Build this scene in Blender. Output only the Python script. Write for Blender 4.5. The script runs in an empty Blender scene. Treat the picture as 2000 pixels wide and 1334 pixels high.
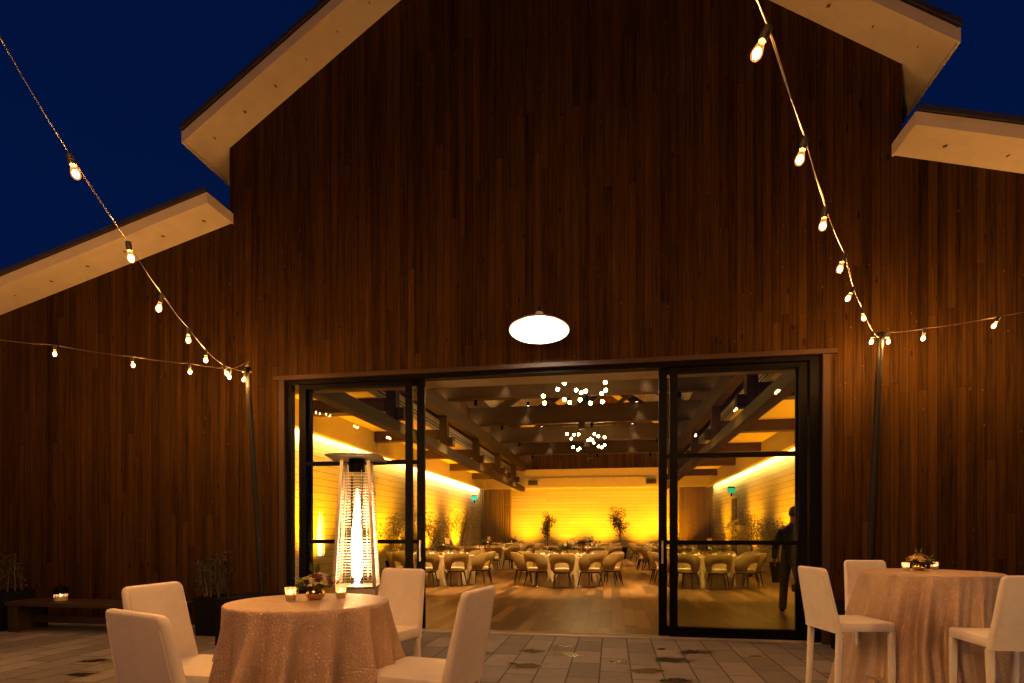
import bpy, bmesh, math, random
from math import sin, cos, pi, radians, sqrt, exp
from mathutils import Vector, Matrix, Quaternion
random.seed(7)
S = bpy.context.scene
COL = S.collection

# ------------------------------------------------------------------ camera, sky, exposure
cam = bpy.data.cameras.new('camera'); cam_o = bpy.data.objects.new('camera', cam); COL.objects.link(cam_o)
cam_o.location = (0, -7.69, 1.38); cam_o.rotation_euler = (radians(90), 0, radians(9.8))
cam.sensor_width = 36; cam.lens = 1128 / 2000 * 36; cam.shift_x = 0.0; cam.shift_y = (1040 - 667) / 2000
cam.clip_start = 0.05; cam.clip_end = 2000
S.camera = cam_o
W = bpy.data.worlds.new("World"); S.world = W; W.use_nodes = True
wn = W.node_tree; bg = wn.nodes['Background']
# deep blue dusk after sunset: a little lighter toward the horizon
tc = wn.nodes.new('ShaderNodeTexCoord'); sx = wn.nodes.new('ShaderNodeSeparateXYZ'); rp = wn.nodes.new('ShaderNodeValToRGB')
wn.links.new(tc.outputs['Generated'], sx.inputs[0]); wn.links.new(sx.outputs[2], rp.inputs[0]); wn.links.new(rp.outputs[0], bg.inputs[0])
rp.color_ramp.elements[0].position = 0.0; rp.color_ramp.elements[0].color = (.0010, .0082, .056, 1)
rp.color_ramp.elements[1].position = .75; rp.color_ramp.elements[1].color = (.0004, .0056, .039, 1)
bg.inputs[1].default_value = 1.0
S.view_settings.view_transform = 'Standard'; S.view_settings.look = 'None'
S.view_settings.exposure = 0.0; S.view_settings.gamma = 1
S.render.engine = 'CYCLES'
cy = S.cycles
cy.use_denoising = True; cy.caustics_reflective = False; cy.caustics_refractive = False
cy.sample_clamp_indirect = 3.0; cy.sample_clamp_direct = 0.0; cy.max_bounces = 7; cy.diffuse_bounces = 3; cy.glossy_bounces = 3
cy.transparent_max_bounces = 24; cy.transmission_bounces = 4; cy.blur_glossy = 0.6

# strengths of the lamps
FILAMENT = 3500.0; FLAME = 120.0; DISH = 750.0; UPLIGHT = 2400.0; COVE = 190.0; GLOBE = 140.0; SPOT = 55.0; DOWN = 900.0; VOTIVE = 90.0
WARM = (1.0, 0.45, 0.12); AMBER = (1.0, 0.33, 0.002)

# ------------------------------------------------------------------ material helpers
class NT:
    def __init__(s, name):
        s.m = bpy.data.materials.new(name); s.m.use_nodes = True; s.t = s.m.node_tree
        s.b = s.t.nodes['Principled BSDF']; s.out = s.t.nodes['Material Output']
    def n(s, kind, **kw):
        nd = s.t.nodes.new('ShaderNode' + kind)
        for k, v in kw.items(): setattr(nd, k, v)
        return nd
    def l(s, a, b): s.t.links.new(a, b)
    def math(s, op, a, b=None, c=None):
        nd = s.n('Math', operation=op)
        for i, x in enumerate((a, b, c)):
            if x is None: continue
            if isinstance(x, (int, float)): nd.inputs[i].default_value = x
            else: s.l(x, nd.inputs[i])
        return nd.outputs[0]
    def coord(s): return s.n('TexCoord').outputs['Object']
    def xyz(s, v):
        nd = s.n('SeparateXYZ'); s.l(v, nd.inputs[0]); return nd.outputs
    def comb(s, x, y, z):
        nd = s.n('CombineXYZ')
        for i, q in enumerate((x, y, z)):
            if isinstance(q, (int, float)): nd.inputs[i].default_value = q
            else: s.l(q, nd.inputs[i])
        return nd.outputs[0]
    def noise(s, vec, scale, detail=3, rough=.55, dist=0):
        nd = s.n('TexNoise'); nd.inputs['Scale'].default_value = scale; nd.inputs['Detail'].default_value = detail
        nd.inputs['Roughness'].default_value = rough; nd.inputs['Distortion'].default_value = dist
        if vec is not None: s.l(vec, nd.inputs['Vector'])
        return nd.outputs[0]
    def white(s, vec, dim='3D'):
        nd = s.n('TexWhiteNoise', noise_dimensions=dim)
        s.l(vec, nd.inputs['W' if dim == '1D' else 'Vector']); return nd.outputs[0]
    def ramp(s, f, stops):
        nd = s.n('ValToRGB'); e = nd.color_ramp.elements
        while len(e) < len(stops): e.new(.5)
        for i, (p, c) in enumerate(stops):
            e[i].position = p; e[i].color = (*c, 1)
        s.l(f, nd.inputs[0]); return nd.outputs[0]
    def mix(s, f, a, b, mode='MIX'):
        nd = s.n('Mix', data_type='RGBA', blend_type=mode)
        for i, x in ((0, f), (6, a), (7, b)):
            if isinstance(x, (int, float)): nd.inputs[i].default_value = x
            elif isinstance(x, tuple): nd.inputs[i].default_value = (*x, 1)
            else: s.l(x, nd.inputs[i])
        return nd.outputs[2]
    def bump(s, h, strength=.3, dist=.01):
        nd = s.n('Bump'); nd.inputs['Strength'].default_value = strength; nd.inputs['Distance'].default_value = dist
        s.l(h, nd.inputs['Height']); s.l(nd.outputs[0], s.b.inputs['Normal'])

def plain(name, col, rough=.6, metal=0.0, var=.12, scale=9, bump=.0, bscale=150, spec=.5):
    t = NT(name); c = t.coord()
    f = t.noise(c, scale, 4)
    lo = tuple(x * (1 - var) for x in col); hi = tuple(min(1, x * (1 + var)) for x in col)
    t.l(t.ramp(f, [(.3, lo), (.7, hi)]), t.b.inputs['Base Color'])
    t.b.inputs['Roughness'].default_value = rough; t.b.inputs['Metallic'].default_value = metal
    t.b.inputs['Specular IOR Level'].default_value = spec
    if bump: t.bump(t.noise(c, bscale, 3), bump, .004)
    return t.m

def emit(name, col, strength):
    t = NT(name); e = t.n('Emission'); e.inputs[0].default_value = (*col, 1); e.inputs[1].default_value = strength
    t.l(e.outputs[0], t.out.inputs[0]); return t.m

def thin_glass(name, tint_c, ior=1.5, boost=1.6, rough=0.0):
    t = NT(name)
    tr = t.n('BsdfTransparent'); tr.inputs[0].default_value = (*tint_c, 1)
    gl = t.n('BsdfGlossy'); gl.inputs['Roughness'].default_value = rough
    fr = t.n('Fresnel'); fr.inputs[0].default_value = ior
    f = t.math('MINIMUM', t.math('MULTIPLY', fr.outputs[0], boost), 1.0)
    mx = t.n('MixShader'); t.l(f, mx.inputs[0]); t.l(tr.outputs[0], mx.inputs[1]); t.l(gl.outputs[0], mx.inputs[2])
    t.l(mx.outputs[0], t.out.inputs[0]); return t.m

def boards(name, ramp, along='z', across='x', width=.13, length=2.6, rough=.62, groove=.035, knots=True, gd=.8, spec=.35, bumpd=.004, grain=.5, tonew=.55, streak=0.0):
    """planks running along one axis, one random tone per board, butt joints, grain, knots"""
    t = NT(name); o = t.xyz(t.coord()); A = o['xyz'.index(across)]; L = o['xyz'.index(along)]
    a = t.math('DIVIDE', A, width); ia = t.math('FLOOR', a); fa = t.math('FRACT', a)
    r1 = t.white(ia, '1D')
    l = t.math('ADD', t.math('DIVIDE', L, length), t.math('MULTIPLY', r1, 9.7)); il = t.math('FLOOR', l); fl = t.math('FRACT', l)
    tone = t.white(t.comb(ia, il, 0.5))
    g = t.noise(t.comb(t.math('MULTIPLY', A, 34), t.math('MULTIPLY', L, 1.3), t.math('MULTIPLY', tone, 40)), 1.0, 5, .62, .6)
    big = t.noise(t.comb(t.math('MULTIPLY', A, 1.2), t.math('MULTIPLY', L, .35), 3.0), 1.0, 3)
    v = t.math('ADD', t.math('MULTIPLY', tone, tonew), t.math('ADD', t.math('MULTIPLY', g, grain), t.math('MULTIPLY', big, .35)))
    v = t.math('SUBTRACT', v, .2 if not streak else .36)
    if streak:                                       # long weather streaks and pale flecks that paint the gloss of knots
        st = t.noise(t.comb(t.math('MULTIPLY', A, 11), t.math('MULTIPLY', L, .16), 8.0), 1.0, 4, .7)
        sf = t.noise(t.comb(t.math('MULTIPLY', A, 120), t.math('MULTIPLY', L, 2.2), 2.0), 1.0, 3, .6)
        v = t.math('ADD', v, t.math('ADD', t.math('MULTIPLY', t.math('SUBTRACT', st, .5), streak * 2), t.math('MULTIPLY', t.math('SUBTRACT', sf, .5), streak)))
    col = t.ramp(v, ramp)
    e1 = t.math('MINIMUM', fa, t.math('SUBTRACT', 1.0, fa))
    m1 = t.math('LESS_THAN', e1, groove)
    m2 = t.math('LESS_THAN', fl, .0035 / length * 2)
    gm = t.math('MAXIMUM', m1, m2)
    if knots:
        vo = t.n('TexVoronoi', feature='F1'); vo.inputs['Scale'].default_value = 1.0
        t.l(t.comb(t.math('MULTIPLY', A, 5.2), t.math('MULTIPLY', L, 1.75), t.math('MULTIPLY', tone, 3)), vo.inputs['Vector'])
        k = t.math('ADD', vo.outputs['Distance'], t.math('MULTIPLY', t.math('SUBTRACT', g, .5), .05))
        kf = t.math('MULTIPLY', t.math('LESS_THAN', k, .085), .75)
        col = t.mix(kf, col, (.012, .005, .002) if streak else (.02, .008, .003))
        if streak:
            v2 = t.n('TexVoronoi', feature='F1'); v2.inputs['Scale'].default_value = 1.0
            t.l(t.comb(t.math('MULTIPLY', A, 7.0), t.math('MULTIPLY', L, 4.6), t.math('ADD', t.math('MULTIPLY', tone, 5), 11)), v2.inputs['Vector'])
            k2 = t.math('ADD', v2.outputs['Distance'], t.math('MULTIPLY', t.math('SUBTRACT', g, .5), .12))
            col = t.mix(t.math('MULTIPLY', t.math('LESS_THAN', k2, .07), .5), col, (.13, .066, .02))
    col = t.mix(t.math('MULTIPLY', gm, gd), col, (.012, .006, .003))
    t.l(col, t.b.inputs['Base Color']); t.b.inputs['Roughness'].default_value = rough
    t.b.inputs['Specular IOR Level'].default_value = spec
    h = t.math('SUBTRACT', t.math('ADD', t.math('MULTIPLY', g, .22), t.math('MULTIPLY', tone, .5)), t.math('MULTIPLY', gm, 1.3))
    t.bump(h, .55, bumpd)
    return t.m

M = {}
M['cladding'] = boards('stained_cedar_boards', [(.10, (.008, .0036, .0005)), (.42, (.037, .0170, .0022)), (.70, (.062, .0290, .0037)), (.98, (.130, .065, .0105))], width=.104, length=4.2, spec=.06, rough=.65, grain=1.0, tonew=.26, streak=.34, groove=.05, gd=.7, bumpd=.007)
M['inner_wood'] = boards('brown_interior_boards', [(.1, (.05, .026, .012)), (.5, (.11, .06, .028)), (.9, (.17, .10, .05))], width=.1)
M['inner_wood_side'] = boards('brown_side_boards', [(.1, (.05, .026, .012)), (.5, (.11, .06, .028)), (.9, (.17, .10, .05))], across='y', width=.1)
M['shiplap_back'] = boards('white_shiplap_boards', [(.1, (.62, .58, .50)), (.9, (.76, .73, .66))], along='x', across='z', width=.185, length=3.6, knots=False, groove=.03, gd=.75, rough=.55)
M['shiplap_side'] = boards('white_shiplap_side_boards', [(.1, (.62, .58, .50)), (.9, (.76, .73, .66))], along='y', across='z', width=.185, length=3.6, knots=False, groove=.03, gd=.75, rough=.55)
M['floor'] = boards('oak_floor_planks', [(.12, (.050, .024, .007)), (.5, (.125, .066, .022)), (.9, (.26, .150, .058))], along='y', across='x', width=.19, length=1.9, rough=.36, groove=.022, gd=.9, tonew=.75, knots=False, spec=.5, bumpd=.0012, grain=.45)
M['beam'] = boards('dark_beam_wood', [(.1, (.036, .022, .011)), (.9, (.085, .053, .028))], along='y', across='z', width=.6, length=30, knots=False, groove=.0, gd=.0, rough=.6)
M['ceiling'] = boards('pale_ceiling_boards', [(.1, (.50, .40, .26)), (.9, (.66, .55, .39))], along='y', across='x', width=.14, length=3, knots=False, groove=.03, gd=.5)
M['plaster'] = plain('cream_plaster', (.68, .60, .45), .8, var=.05)
M['soffit'] = plain('cream_painted_board', (.66, .58, .46), .7, var=.06, scale=5, bump=.15)
M['plug'] = plain('brown_knot', (.16, .10, .05), .8)
M['metal_roof'] = plain('galvanised_sheet', (.06, .052, .058), .5, .3, var=.2)
M['black_metal'] = plain('black_powder_coat', (.003, .0027, .0025), .45, .0, var=.2, bump=.05, spec=.06)
M['trim'] = boards('reddish_trim_wood', [(.1, (.026, .011, .0033)), (.9, (.050, .0215, .0066))], along='z', across='y', width=.4, length=9, knots=False, groove=0, gd=0)
M['pole'] = plain('dark_steel', (.010, .008, .006), .5, spec=.15)
M['planter_black'] = plain('matt_black_planter', (.006, .0055, .005), .8, spec=.08)
M['bench'] = boards('weathered_bench_wood', [(.1, (.022, .011, .005)), (.9, (.055, .028, .012))], along='x', across='y', width=.1, length=5, knots=False)
M['vinyl'] = plain('white_leatherette', (.78, .73, .68), .48, var=.05, scale=14, bump=.10, bscale=420, spec=.4)
M['glass'] = thin_glass('door_glass', (.76, .78, .58), boost=1.1)
M['clear'] = thin_glass('clear_glass', (.95, .95, .92), boost=1.3)
M['brass'] = plain('polished_brass', (.78, .50, .16), .20, 1.0, var=.06)
M['steel'] = plain('brushed_steel', (.52, .46, .40), .42, .85, var=.1)
M['wire'] = plain('bright_wire', (.80, .76, .70), .5, .5, var=.05)
M['rubber'] = plain('black_socket_rubber', (.01, .009, .008), .6)
M['cord'] = plain('brown_cord', (.05, .035, .022), .5)
M['leaf'] = plain('green_leaf', (.055, .075, .018), .55, var=.5, scale=30)
M['olive_leaf'] = plain('olive_leaf', (.26, .25, .11), .5, var=.45, scale=25)
M['dark_leaf'] = plain('dark_leaf', (.018, .022, .009), .55, var=.5, scale=25)
M['bark'] = plain('bark', (.08, .055, .03), .85, var=.3, bump=.4, bscale=60)
M['soil'] = plain('soil', (.03, .02, .012), .95)
M['rose'] = plain('pale_green_rose', (.62, .56, .30), .6, var=.15)
M['rose_yellow'] = plain('yellow_rose', (.80, .60, .16), .6, var=.15)
M['burgundy'] = plain('burgundy_bloom', (.13, .02, .016), .6, var=.3)
M['tan'] = plain('tan_velvet', (.24, .165, .06), .85, var=.08, bump=.1)
M['cushion'] = plain('cream_cushion', (.50, .40, .24), .8, var=.05)
M['leg_dark'] = plain('dark_walnut_leg', (.022, .012, .007), .4)
M['china'] = plain('charger_plate', (.30, .26, .20), .3, var=.05)
M['napkin'] = plain('white_napkin', (.72, .68, .60), .85, var=.05)
M['suit'] = plain('black_wool', (.010, .009, .008), .85, var=.2)
M['skin'] = plain('skin', (.36, .19, .12), .5, var=.05)
M['hair'] = plain('dark_hair', (.012, .008, .006), .5, var=.3)
M['shoe'] = plain('black_leather', (.008, .007, .006), .25)
M['curtain'] = plain('grey_brown_drape', (.36, .27, .16), .9, var=.1)
M['door_paint'] = plain('white_door_paint', (.62, .58, .52), .5, var=.03)
M['door_dark'] = plain('dark_door_leaf', (.10, .075, .045), .5)
M['grille'] = plain('grey_grille', (.28, .25, .20), .6)
M['card'] = plain('gold_card', (.50, .38, .18), .6)
M['wax'] = plain('candle_wax', (.75, .62, .42), .5)
M['slot'] = plain('black_slot', (.006, .006, .006), .8)

M['filament'] = emit('glowing_filament', WARM, FILAMENT)
M['flame'] = emit('gas_flame', (1.0, .56, .22), FLAME)
M['flame_blue'] = emit('blue_gas_flame', (.35, .40, 1.0), 3.0)
M['dish_bulb'] = emit('white_lamp', (1.0, .86, .70), DISH)
M['cove'] = emit('warm_strip', (1.0, .66, .26), COVE)
M['ledge'] = emit('ledge_strip', (1.0, .60, .22), 14.0)
M['globe'] = emit('warm_globe', (1.0, .58, .20), GLOBE)
M['spot_lens'] = emit('warm_spot_lens', (1.0, .70, .38), 14)
M['uplens'] = emit('amber_lens', AMBER, 6)
M['candle'] = emit('candle_flame', (1.0, .55, .18), VOTIVE)
M['exit_green'] = emit('green_sign_face', (.05, .85, .48), 1.0)

t = NT('frosted_votive_glass')     # frosted glass lit by the candle within
t.b.inputs['Base Color'].default_value = (.85, .72, .5, 1); t.b.inputs['Roughness'].default_value = .5
tl = t.n('BsdfTranslucent'); tl.inputs[0].default_value = (.9, .8, .62, 1)
tp = t.n('BsdfTransparent'); tp.inputs[0].default_value = (.95, .9, .8, 1)
m1 = t.n('MixShader'); m1.inputs[0].default_value = .55; t.l(t.b.outputs[0], m1.inputs[1]); t.l(tl.outputs[0], m1.inputs[2])
m2 = t.n('MixShader'); m2.inputs[0].default_value = .35; t.l(m1.outputs[0], m2.inputs[1]); t.l(tp.outputs[0], m2.inputs[2])
t.l(m2.outputs[0], t.out.inputs[0]); M['frost'] = t.m

t = NT('amber_bulb_glass')         # the bulb's own glow in its glass
tp = t.n('BsdfTransparent'); tp.inputs[0].default_value = (1, .92, .75, 1)
em = t.n('Emission'); em.inputs[0].default_value = (1.0, .36, .05, 1); em.inputs[1].default_value = 2.2
lw = t.n('LayerWeight'); lw.inputs[0].default_value = .45
gl = t.n('BsdfGlossy'); gl.inputs['Roughness'].default_value = .05
mx = t.n('MixShader'); t.l(t.math('ADD', t.math('MULTIPLY', lw.outputs['Facing'], .45), .12), mx.inputs[0]); t.l(tp.outputs[0], mx.inputs[1]); t.l(em.outputs[0], mx.inputs[2])
ad = t.n('MixShader'); ad.inputs[0].default_value = .06; t.l(mx.outputs[0], ad.inputs[1]); t.l(gl.outputs[0], ad.inputs[2])
t.l(ad.outputs[0], t.out.inputs[0]); M['bulb_glass'] = t.m

def cloth_mat(name, lo, hi, cell=46, metal=.35, rough=.42, strength=.8):
    """crinkled cloth: short puckers with a satin sheen"""
    t = NT(name); c = t.coord()
    d = t.noise(c, 18, 2)
    mp = t.n('Mapping'); mp.inputs['Scale'].default_value = (1.25, 1.25, .8); t.l(c, mp.inputs[0])
    vo = t.n('TexVoronoi', feature='DISTANCE_TO_EDGE'); vo.inputs['Scale'].default_value = cell
    av = t.n('VectorMath', operation='ADD'); t.l(mp.outputs[0], av.inputs[0])
    nz = t.n('TexNoise'); nz.inputs['Scale'].default_value = 24; t.l(c, nz.inputs['Vector'])
    sc = t.n('VectorMath', operation='SCALE'); sc.inputs[3].default_value = .03; t.l(nz.outputs['Color'], sc.inputs[0]); t.l(sc.outputs[0], av.inputs[1])
    t.l(av.outputs[0], vo.inputs['Vector'])
    e = t.math('MINIMUM', t.math('MULTIPLY', vo.outputs['Distance'], 3.2), 1.0)
    fine = t.noise(c, 210, 3)
    v = t.math('ADD', t.math('MULTIPLY', e, .30), t.math('ADD', t.math('MULTIPLY', d, .45), t.math('MULTIPLY', fine, .35)))
    t.l(t.ramp(v, [(.25, lo), (.85, hi)]), t.b.inputs['Base Color'])
    t.b.inputs['Metallic'].default_value = metal; t.b.inputs['Roughness'].default_value = rough
    t.bump(t.math('ADD', e, t.math('MULTIPLY', fine, .35)), strength, .006)
    return t.m
M['champagne'] = cloth_mat('champagne_crinkle_cloth', (.40, .285, .215), (.62, .465, .36), 70, .32, .42, .42)
M['linen'] = cloth_mat('beige_banquet_cloth', (.40, .32, .20), (.56, .47, .31), 30, .05, .6, .3)

# paving: columns of long slabs running away from the camera, staggered, with wet patches
t = NT('stone_pavers'); o = t.xyz(t.coord())
a = t.math('DIVIDE', t.math('ADD', o[0], .118), .305); ia = t.math('FLOOR', a); fa = t.math('FRACT', a)
par = t.math('MULTIPLY', t.math('FRACT', t.math('MULTIPLY', ia, .5)), 2.0)
r1 = t.white(ia, '1D')
l = t.math('ADD', t.math('DIVIDE', o[1], .61), t.math('ADD', t.math('MULTIPLY', par, .5), t.math('MULTIPLY', r1, .14))); il = t.math('FLOOR', l); fl = t.math('FRACT', l)
tone = t.white(t.comb(ia, il, .5))
ea = t.math('MULTIPLY', t.math('MINIMUM', fa, t.math('SUBTRACT', 1.0, fa)), .305)
el = t.math('MULTIPLY', t.math('MINIMUM', fl, t.math('SUBTRACT', 1.0, fl)), .61)
edge = t.math('MINIMUM', ea, el)
nb = t.noise(t.coord(), 7, 5); nf = t.noise(t.coord(), 60, 4, .7)
joint = t.math('LESS_THAN', t.math('ADD', edge, t.math('MULTIPLY', t.math('SUBTRACT', nf, .5), .005)), .0075)
v = t.math('ADD', t.math('MULTIPLY', tone, .42), t.math('ADD', t.math('MULTIPLY', nb, .4), t.math('MULTIPLY', nf, .3)))
col = t.ramp(v, [(.2, (.100, .086, .078)), (.55, (.175, .154, .142)), (.9, (.26, .232, .215))])
wet = None
for (x, y, r) in [(.63, -1.21, .21), (.94, -.78, .19), (.60, -.66, .10), (.57, -2.14, .15), (-.88, -1.72, .20), (-.88, -1.03, .17), (-.61, -.68, .14), (-.56, -1.15, .22), (-5.1, -2.85, .12), (-5.47, -2.32, .14), (.34, -1.78, .17), (1.58, -.89, .13), (-1.5, -1.3, .16), (.05, -1.41, .12), (4.1, -.9, .3), (4.6, -2.2, .3)]:
    dx = t.math('MULTIPLY', t.math('SUBTRACT', o[0], x), .8 / r); dy = t.math('MULTIPLY', t.math('SUBTRACT', o[1], y), 1.0 / r)
    d = t.math('SQRT', t.math('ADD', t.math('MULTIPLY', dx, dx), t.math('MULTIPLY', dy, dy)))
    wet = d if wet is None else t.math('MINIMUM', wet, d)
wn_ = t.noise(t.coord(), 3.6, 5, .6, .3)
wv = t.math('ADD', wet, t.math('MULTIPLY', t.math('SUBTRACT', wn_, .5), 2.6))
wm = t.n('MapRange'); t.l(wv, wm.inputs[0]); wm.inputs[1].default_value = .5; wm.inputs[2].default_value = 1.0; wm.inputs[3].default_value = 1; wm.inputs[4].default_value = 0
col = t.mix(t.math('MULTIPLY', wm.outputs[0], .88), col, (.012, .009, .007))
col = t.mix(t.math('MULTIPLY', joint, .9), col, (.012, .009, .007))
t.l(col, t.b.inputs['Base Color'])
t.l(t.math('SUBTRACT', .72, t.math('MULTIPLY', wm.outputs[0], .45)), t.b.inputs['Roughness'])
t.bump(t.math('SUBTRACT', t.math('ADD', t.math('MULTIPLY', nf, .25), t.math('MULTIPLY', tone, .4)), t.math('MULTIPLY', joint, 1.6)), .6, .004)
M['paver'] = t.m
M['earth'] = plain('dark_lawn', (.03, .035, .015), .95, var=.4, scale=3)

# ------------------------------------------------------------------ mesh helpers
class MB:
    def __init__(s): s.v = []; s.f = []; s.mi = []; s.k = 0
    def add(s, vs, fs):
        o = len(s.v); s.v += [tuple(v) for v in vs]; s.f += [tuple(i + o for i in f) for f in fs]; s.mi += [s.k] * len(fs); return s
    def box(s, x0, x1, y0, y1, z0, z1):
        vs = [(x, y, z) for z in (z0, z1) for y in (y0, y1) for x in (x0, x1)]
        return s.add(vs, [(0, 2, 3, 1), (4, 5, 7, 6), (0, 1, 5, 4), (2, 6, 7, 3), (0, 4, 6, 2), (1, 3, 7, 5)])
    def loft(s, rings, cap=True):
        n = len(rings[0]); vs = [p for r in rings for p in r]; fs = []
        for i in range(len(rings) - 1):
            for j in range(n):
                k = (j + 1) % n; fs.append((i * n + j, i * n + k, (i + 1) * n + k, (i + 1) * n + j))
        if cap: fs.append(tuple(range(n - 1, -1, -1))); fs.append(tuple((len(rings) - 1) * n + j for j in range(n)))
        return s.add(vs, fs)
    def tube(s, p0, p1, r0, r1=None, n=10, sq=False):
        r1 = r0 if r1 is None else r1; return s.path([p0, p1], [r0, r1], n, sq)
    def path(s, pts, rs, n=8, sq=False):
        pts = [Vector(p) for p in pts]; rings = []
        if isinstance(rs, (int, float)): rs = [rs] * len(pts)
        up = None
        for i, p in enumerate(pts):
            d = (pts[min(i + 1, len(pts) - 1)] - pts[max(i - 1, 0)]).normalized()
            if up is None: up = Vector((0, 0, 1)) if abs(d.z) < .9 else Vector((0, 1, 0))
            a = d.cross(up).normalized(); b = a.cross(d).normalized(); up = b
            ring = []
            for j in range(n):
                q = 2 * pi * (j + (.5 if sq else 0)) / n; e = rs[i] * (1.25 if sq and n == 4 else 1)
                ring.append(p + a * cos(q) * e + b * sin(q) * e)
            rings.append(ring)
        return s.loft(rings)
    def lathe(s, prof, n=20, c=(0, 0, 0), cap=True):
        rings = [[(c[0] + max(r, 1e-4) * cos(2 * pi * j / n), c[1] + max(r, 1e-4) * sin(2 * pi * j / n), c[2] + z) for j in range(n)] for r, z in prof]
        return s.loft(rings, cap)
    def prism(s, poly, y0, y1):
        n = len(poly); vs = [(x, y0, z) for x, z in poly] + [(x, y1, z) for x, z in poly]
        fs = [tuple(range(n)), tuple(range(2 * n - 1, n - 1, -1))] + [(i, i + n, (i + 1) % n + n, (i + 1) % n) for i in range(n)]
        return s.add(vs, fs)
    def ball(s, c, r, n=10, m=6, sc=(1, 1, 1)):
        return s.lathe_s([(r * sin(pi * i / m), -r * cos(pi * i / m)) for i in range(m + 1)], n, c, sc)
    def lathe_s(s, prof, n, c, sc):
        rings = [[(c[0] + sc[0] * max(r, 1e-4) * cos(2 * pi * j / n), c[1] + sc[1] * max(r, 1e-4) * sin(2 * pi * j / n), c[2] + sc[2] * z) for j in range(n)] for r, z in prof]
        return s.loft(rings)
    def grid(s, fn, nu, nv, closeu=False):
        vs = [fn(i / nu, j / nv) for j in range(nv + 1) for i in range(nu if closeu else nu + 1)]
        w = nu if closeu else nu + 1; fs = []
        for j in range(nv):
            for i in range(nu):
                k = (i + 1) % w; fs.append((j * w + i, j * w + k, (j + 1) * w + k, (j + 1) * w + i))
        return s.add(vs, fs)
    def leaf(s, p, d, L, w, roll=None):
        d = Vector(d).normalized(); p = Vector(p)
        a = d.orthogonal().normalized(); a.rotate(Quaternion(d, random.uniform(0, 6.28) if roll is None else roll)); b = d.cross(a)
        q = p + d * L; m = p + d * L * .5 + b * L * .08
        return s.add([p, m + a * w, q, m - a * w], [(0, 1, 2, 3)])
    def build(s, name, mats, parent=None, smooth=False, bevel=0.0, loc=None, ang=50, fix=True):
        me = bpy.data.meshes.new(name); me.from_pydata(s.v, [], s.f)
        for m_ in (mats if isinstance(mats, (list, tuple)) else [mats]): me.materials.append(M[m_])
        if any(s.mi): me.polygons.foreach_set('material_index', s.mi)
        if fix:
            bm = bmesh.new(); bm.from_mesh(me); bmesh.ops.recalc_face_normals(bm, faces=bm.faces); bm.to_mesh(me); bm.free()
        if smooth:
            me.polygons.foreach_set('use_smooth', [True] * len(me.polygons)); me.set_sharp_from_angle(angle=radians(ang))
        me.update()
        o = bpy.data.objects.new(name, me); COL.objects.link(o)
        if parent is not None: o.parent = parent
        if loc is not None: o.location = loc
        if bevel:
            b = o.modifiers.new('bevel', 'BEVEL'); b.width = bevel; b.segments = 2; b.limit_method = 'ANGLE'; b.angle_limit = radians(40)
        return o

def tag(o, label=None, cat=None, group=None, kind=None):
    if label: o['label'] = label
    if cat: o['category'] = cat
    if group: o['group'] = group
    if kind: o['kind'] = kind
    return o
def thing(name, label, cat, loc=(0, 0, 0), rz=0.0, group=None):
    o = bpy.data.objects.new(name, None); COL.objects.link(o); o.location = loc; o.rotation_euler = (0, 0, rz); o.empty_display_size = .1
    return tag(o, label, cat, group)
def dup(root, loc=None, rz=None, label=None, group=None):
    def cp(o, par):
        c = o.copy(); COL.objects.link(c)
        if par is not None: c.parent = par
        for ch in o.children: cp(ch, c)
        return c
    r = cp(root, None)
    if loc is not None: r.location = loc
    if rz is not None: r.rotation_euler = (0, 0, rz)
    if label: r['label'] = label
    if group: r['group'] = group
    return r
def lamp(name, kind, parent, loc, col, watt, **kw):
    d = bpy.data.lights.new(name, kind); d.color = col; d.energy = watt
    for k, v in kw.items(): setattr(d, k, v)
    o = bpy.data.objects.new(name, d); COL.objects.link(o); o.parent = parent; o.location = loc
    return o
def aim(o, direction): o.rotation_euler = Vector(direction).to_track_quat('-Z', 'Y').to_euler()

# ------------------------------------------------------------------ the setting
XC = -1.05; GL, GR = -5.56, 3.46; EZ = 7.05; SL = .667; WZ = 5.93; WS = .267
DX0, DX1, DZ = -4.66, 2.56, 3.58
WALLX0, WALLX1 = XC - 6.4, XC + 6.4; YB = 25.0
MB().box(-600, 600, -600, 600, -.3, -.06).build('ground', 'earth')
tag(bpy.data.objects['ground'], kind='structure')
p = MB(); p.add([(-16, -14, 0), (14, -14, 0), (14, .02, 0), (-16, .02, 0)], [(0, 1, 2, 3)]); p.add([(-16, -14, 0), (14, -14, 0), (14, -14, -.06), (-16, -14, -.06)], [(0, 3, 2, 1)])
tag(p.build('patio', 'paver'), kind='structure')

barn = thing('barn', 'large gabled event barn with dark vertical wood cladding and cream roof soffits', 'barn', (XC, 0, 0))
def part(mb, name, mats, parent=None, **kw):
    o = mb.build(name, mats, parent or barn, **kw)
    if parent is None: o.matrix_parent_inverse = Matrix.Translation((-XC, 0, 0))
    return o
def topz(x):
    if GL <= x <= GR: return EZ + SL * ((x - GL) if x <= XC else (GR - x))
    return WZ + WS * (x - GL) if x < GL else WZ - WS * (x - GR)
f = MB()
cols = [(-14, GL, 0, WZ + WS * (-14 - GL), WZ), (GL, DX0, 0, topz(GL), topz(DX0)), (DX0, XC, DZ, topz(DX0), topz(XC)), (XC, DX1, DZ, topz(XC), topz(DX1)),
        (DX1, GR, 0, topz(DX1), topz(GR)), (GR, 12, 0, WZ, WZ - WS * (12 - GR))]
for x0, x1, zb, za, zc in cols:
    zb = -.05 if zb == 0 else zb
    f.add([(x0, 0, zb), (x1, 0, zb), (x1, 0, zc), (x0, 0, za)], [(0, 1, 2, 3)])
    f.add([(x0, .2, zb), (x1, .2, zb), (x1, .2, zc), (x0, .2, za)], [(0, 3, 2, 1)])
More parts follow.
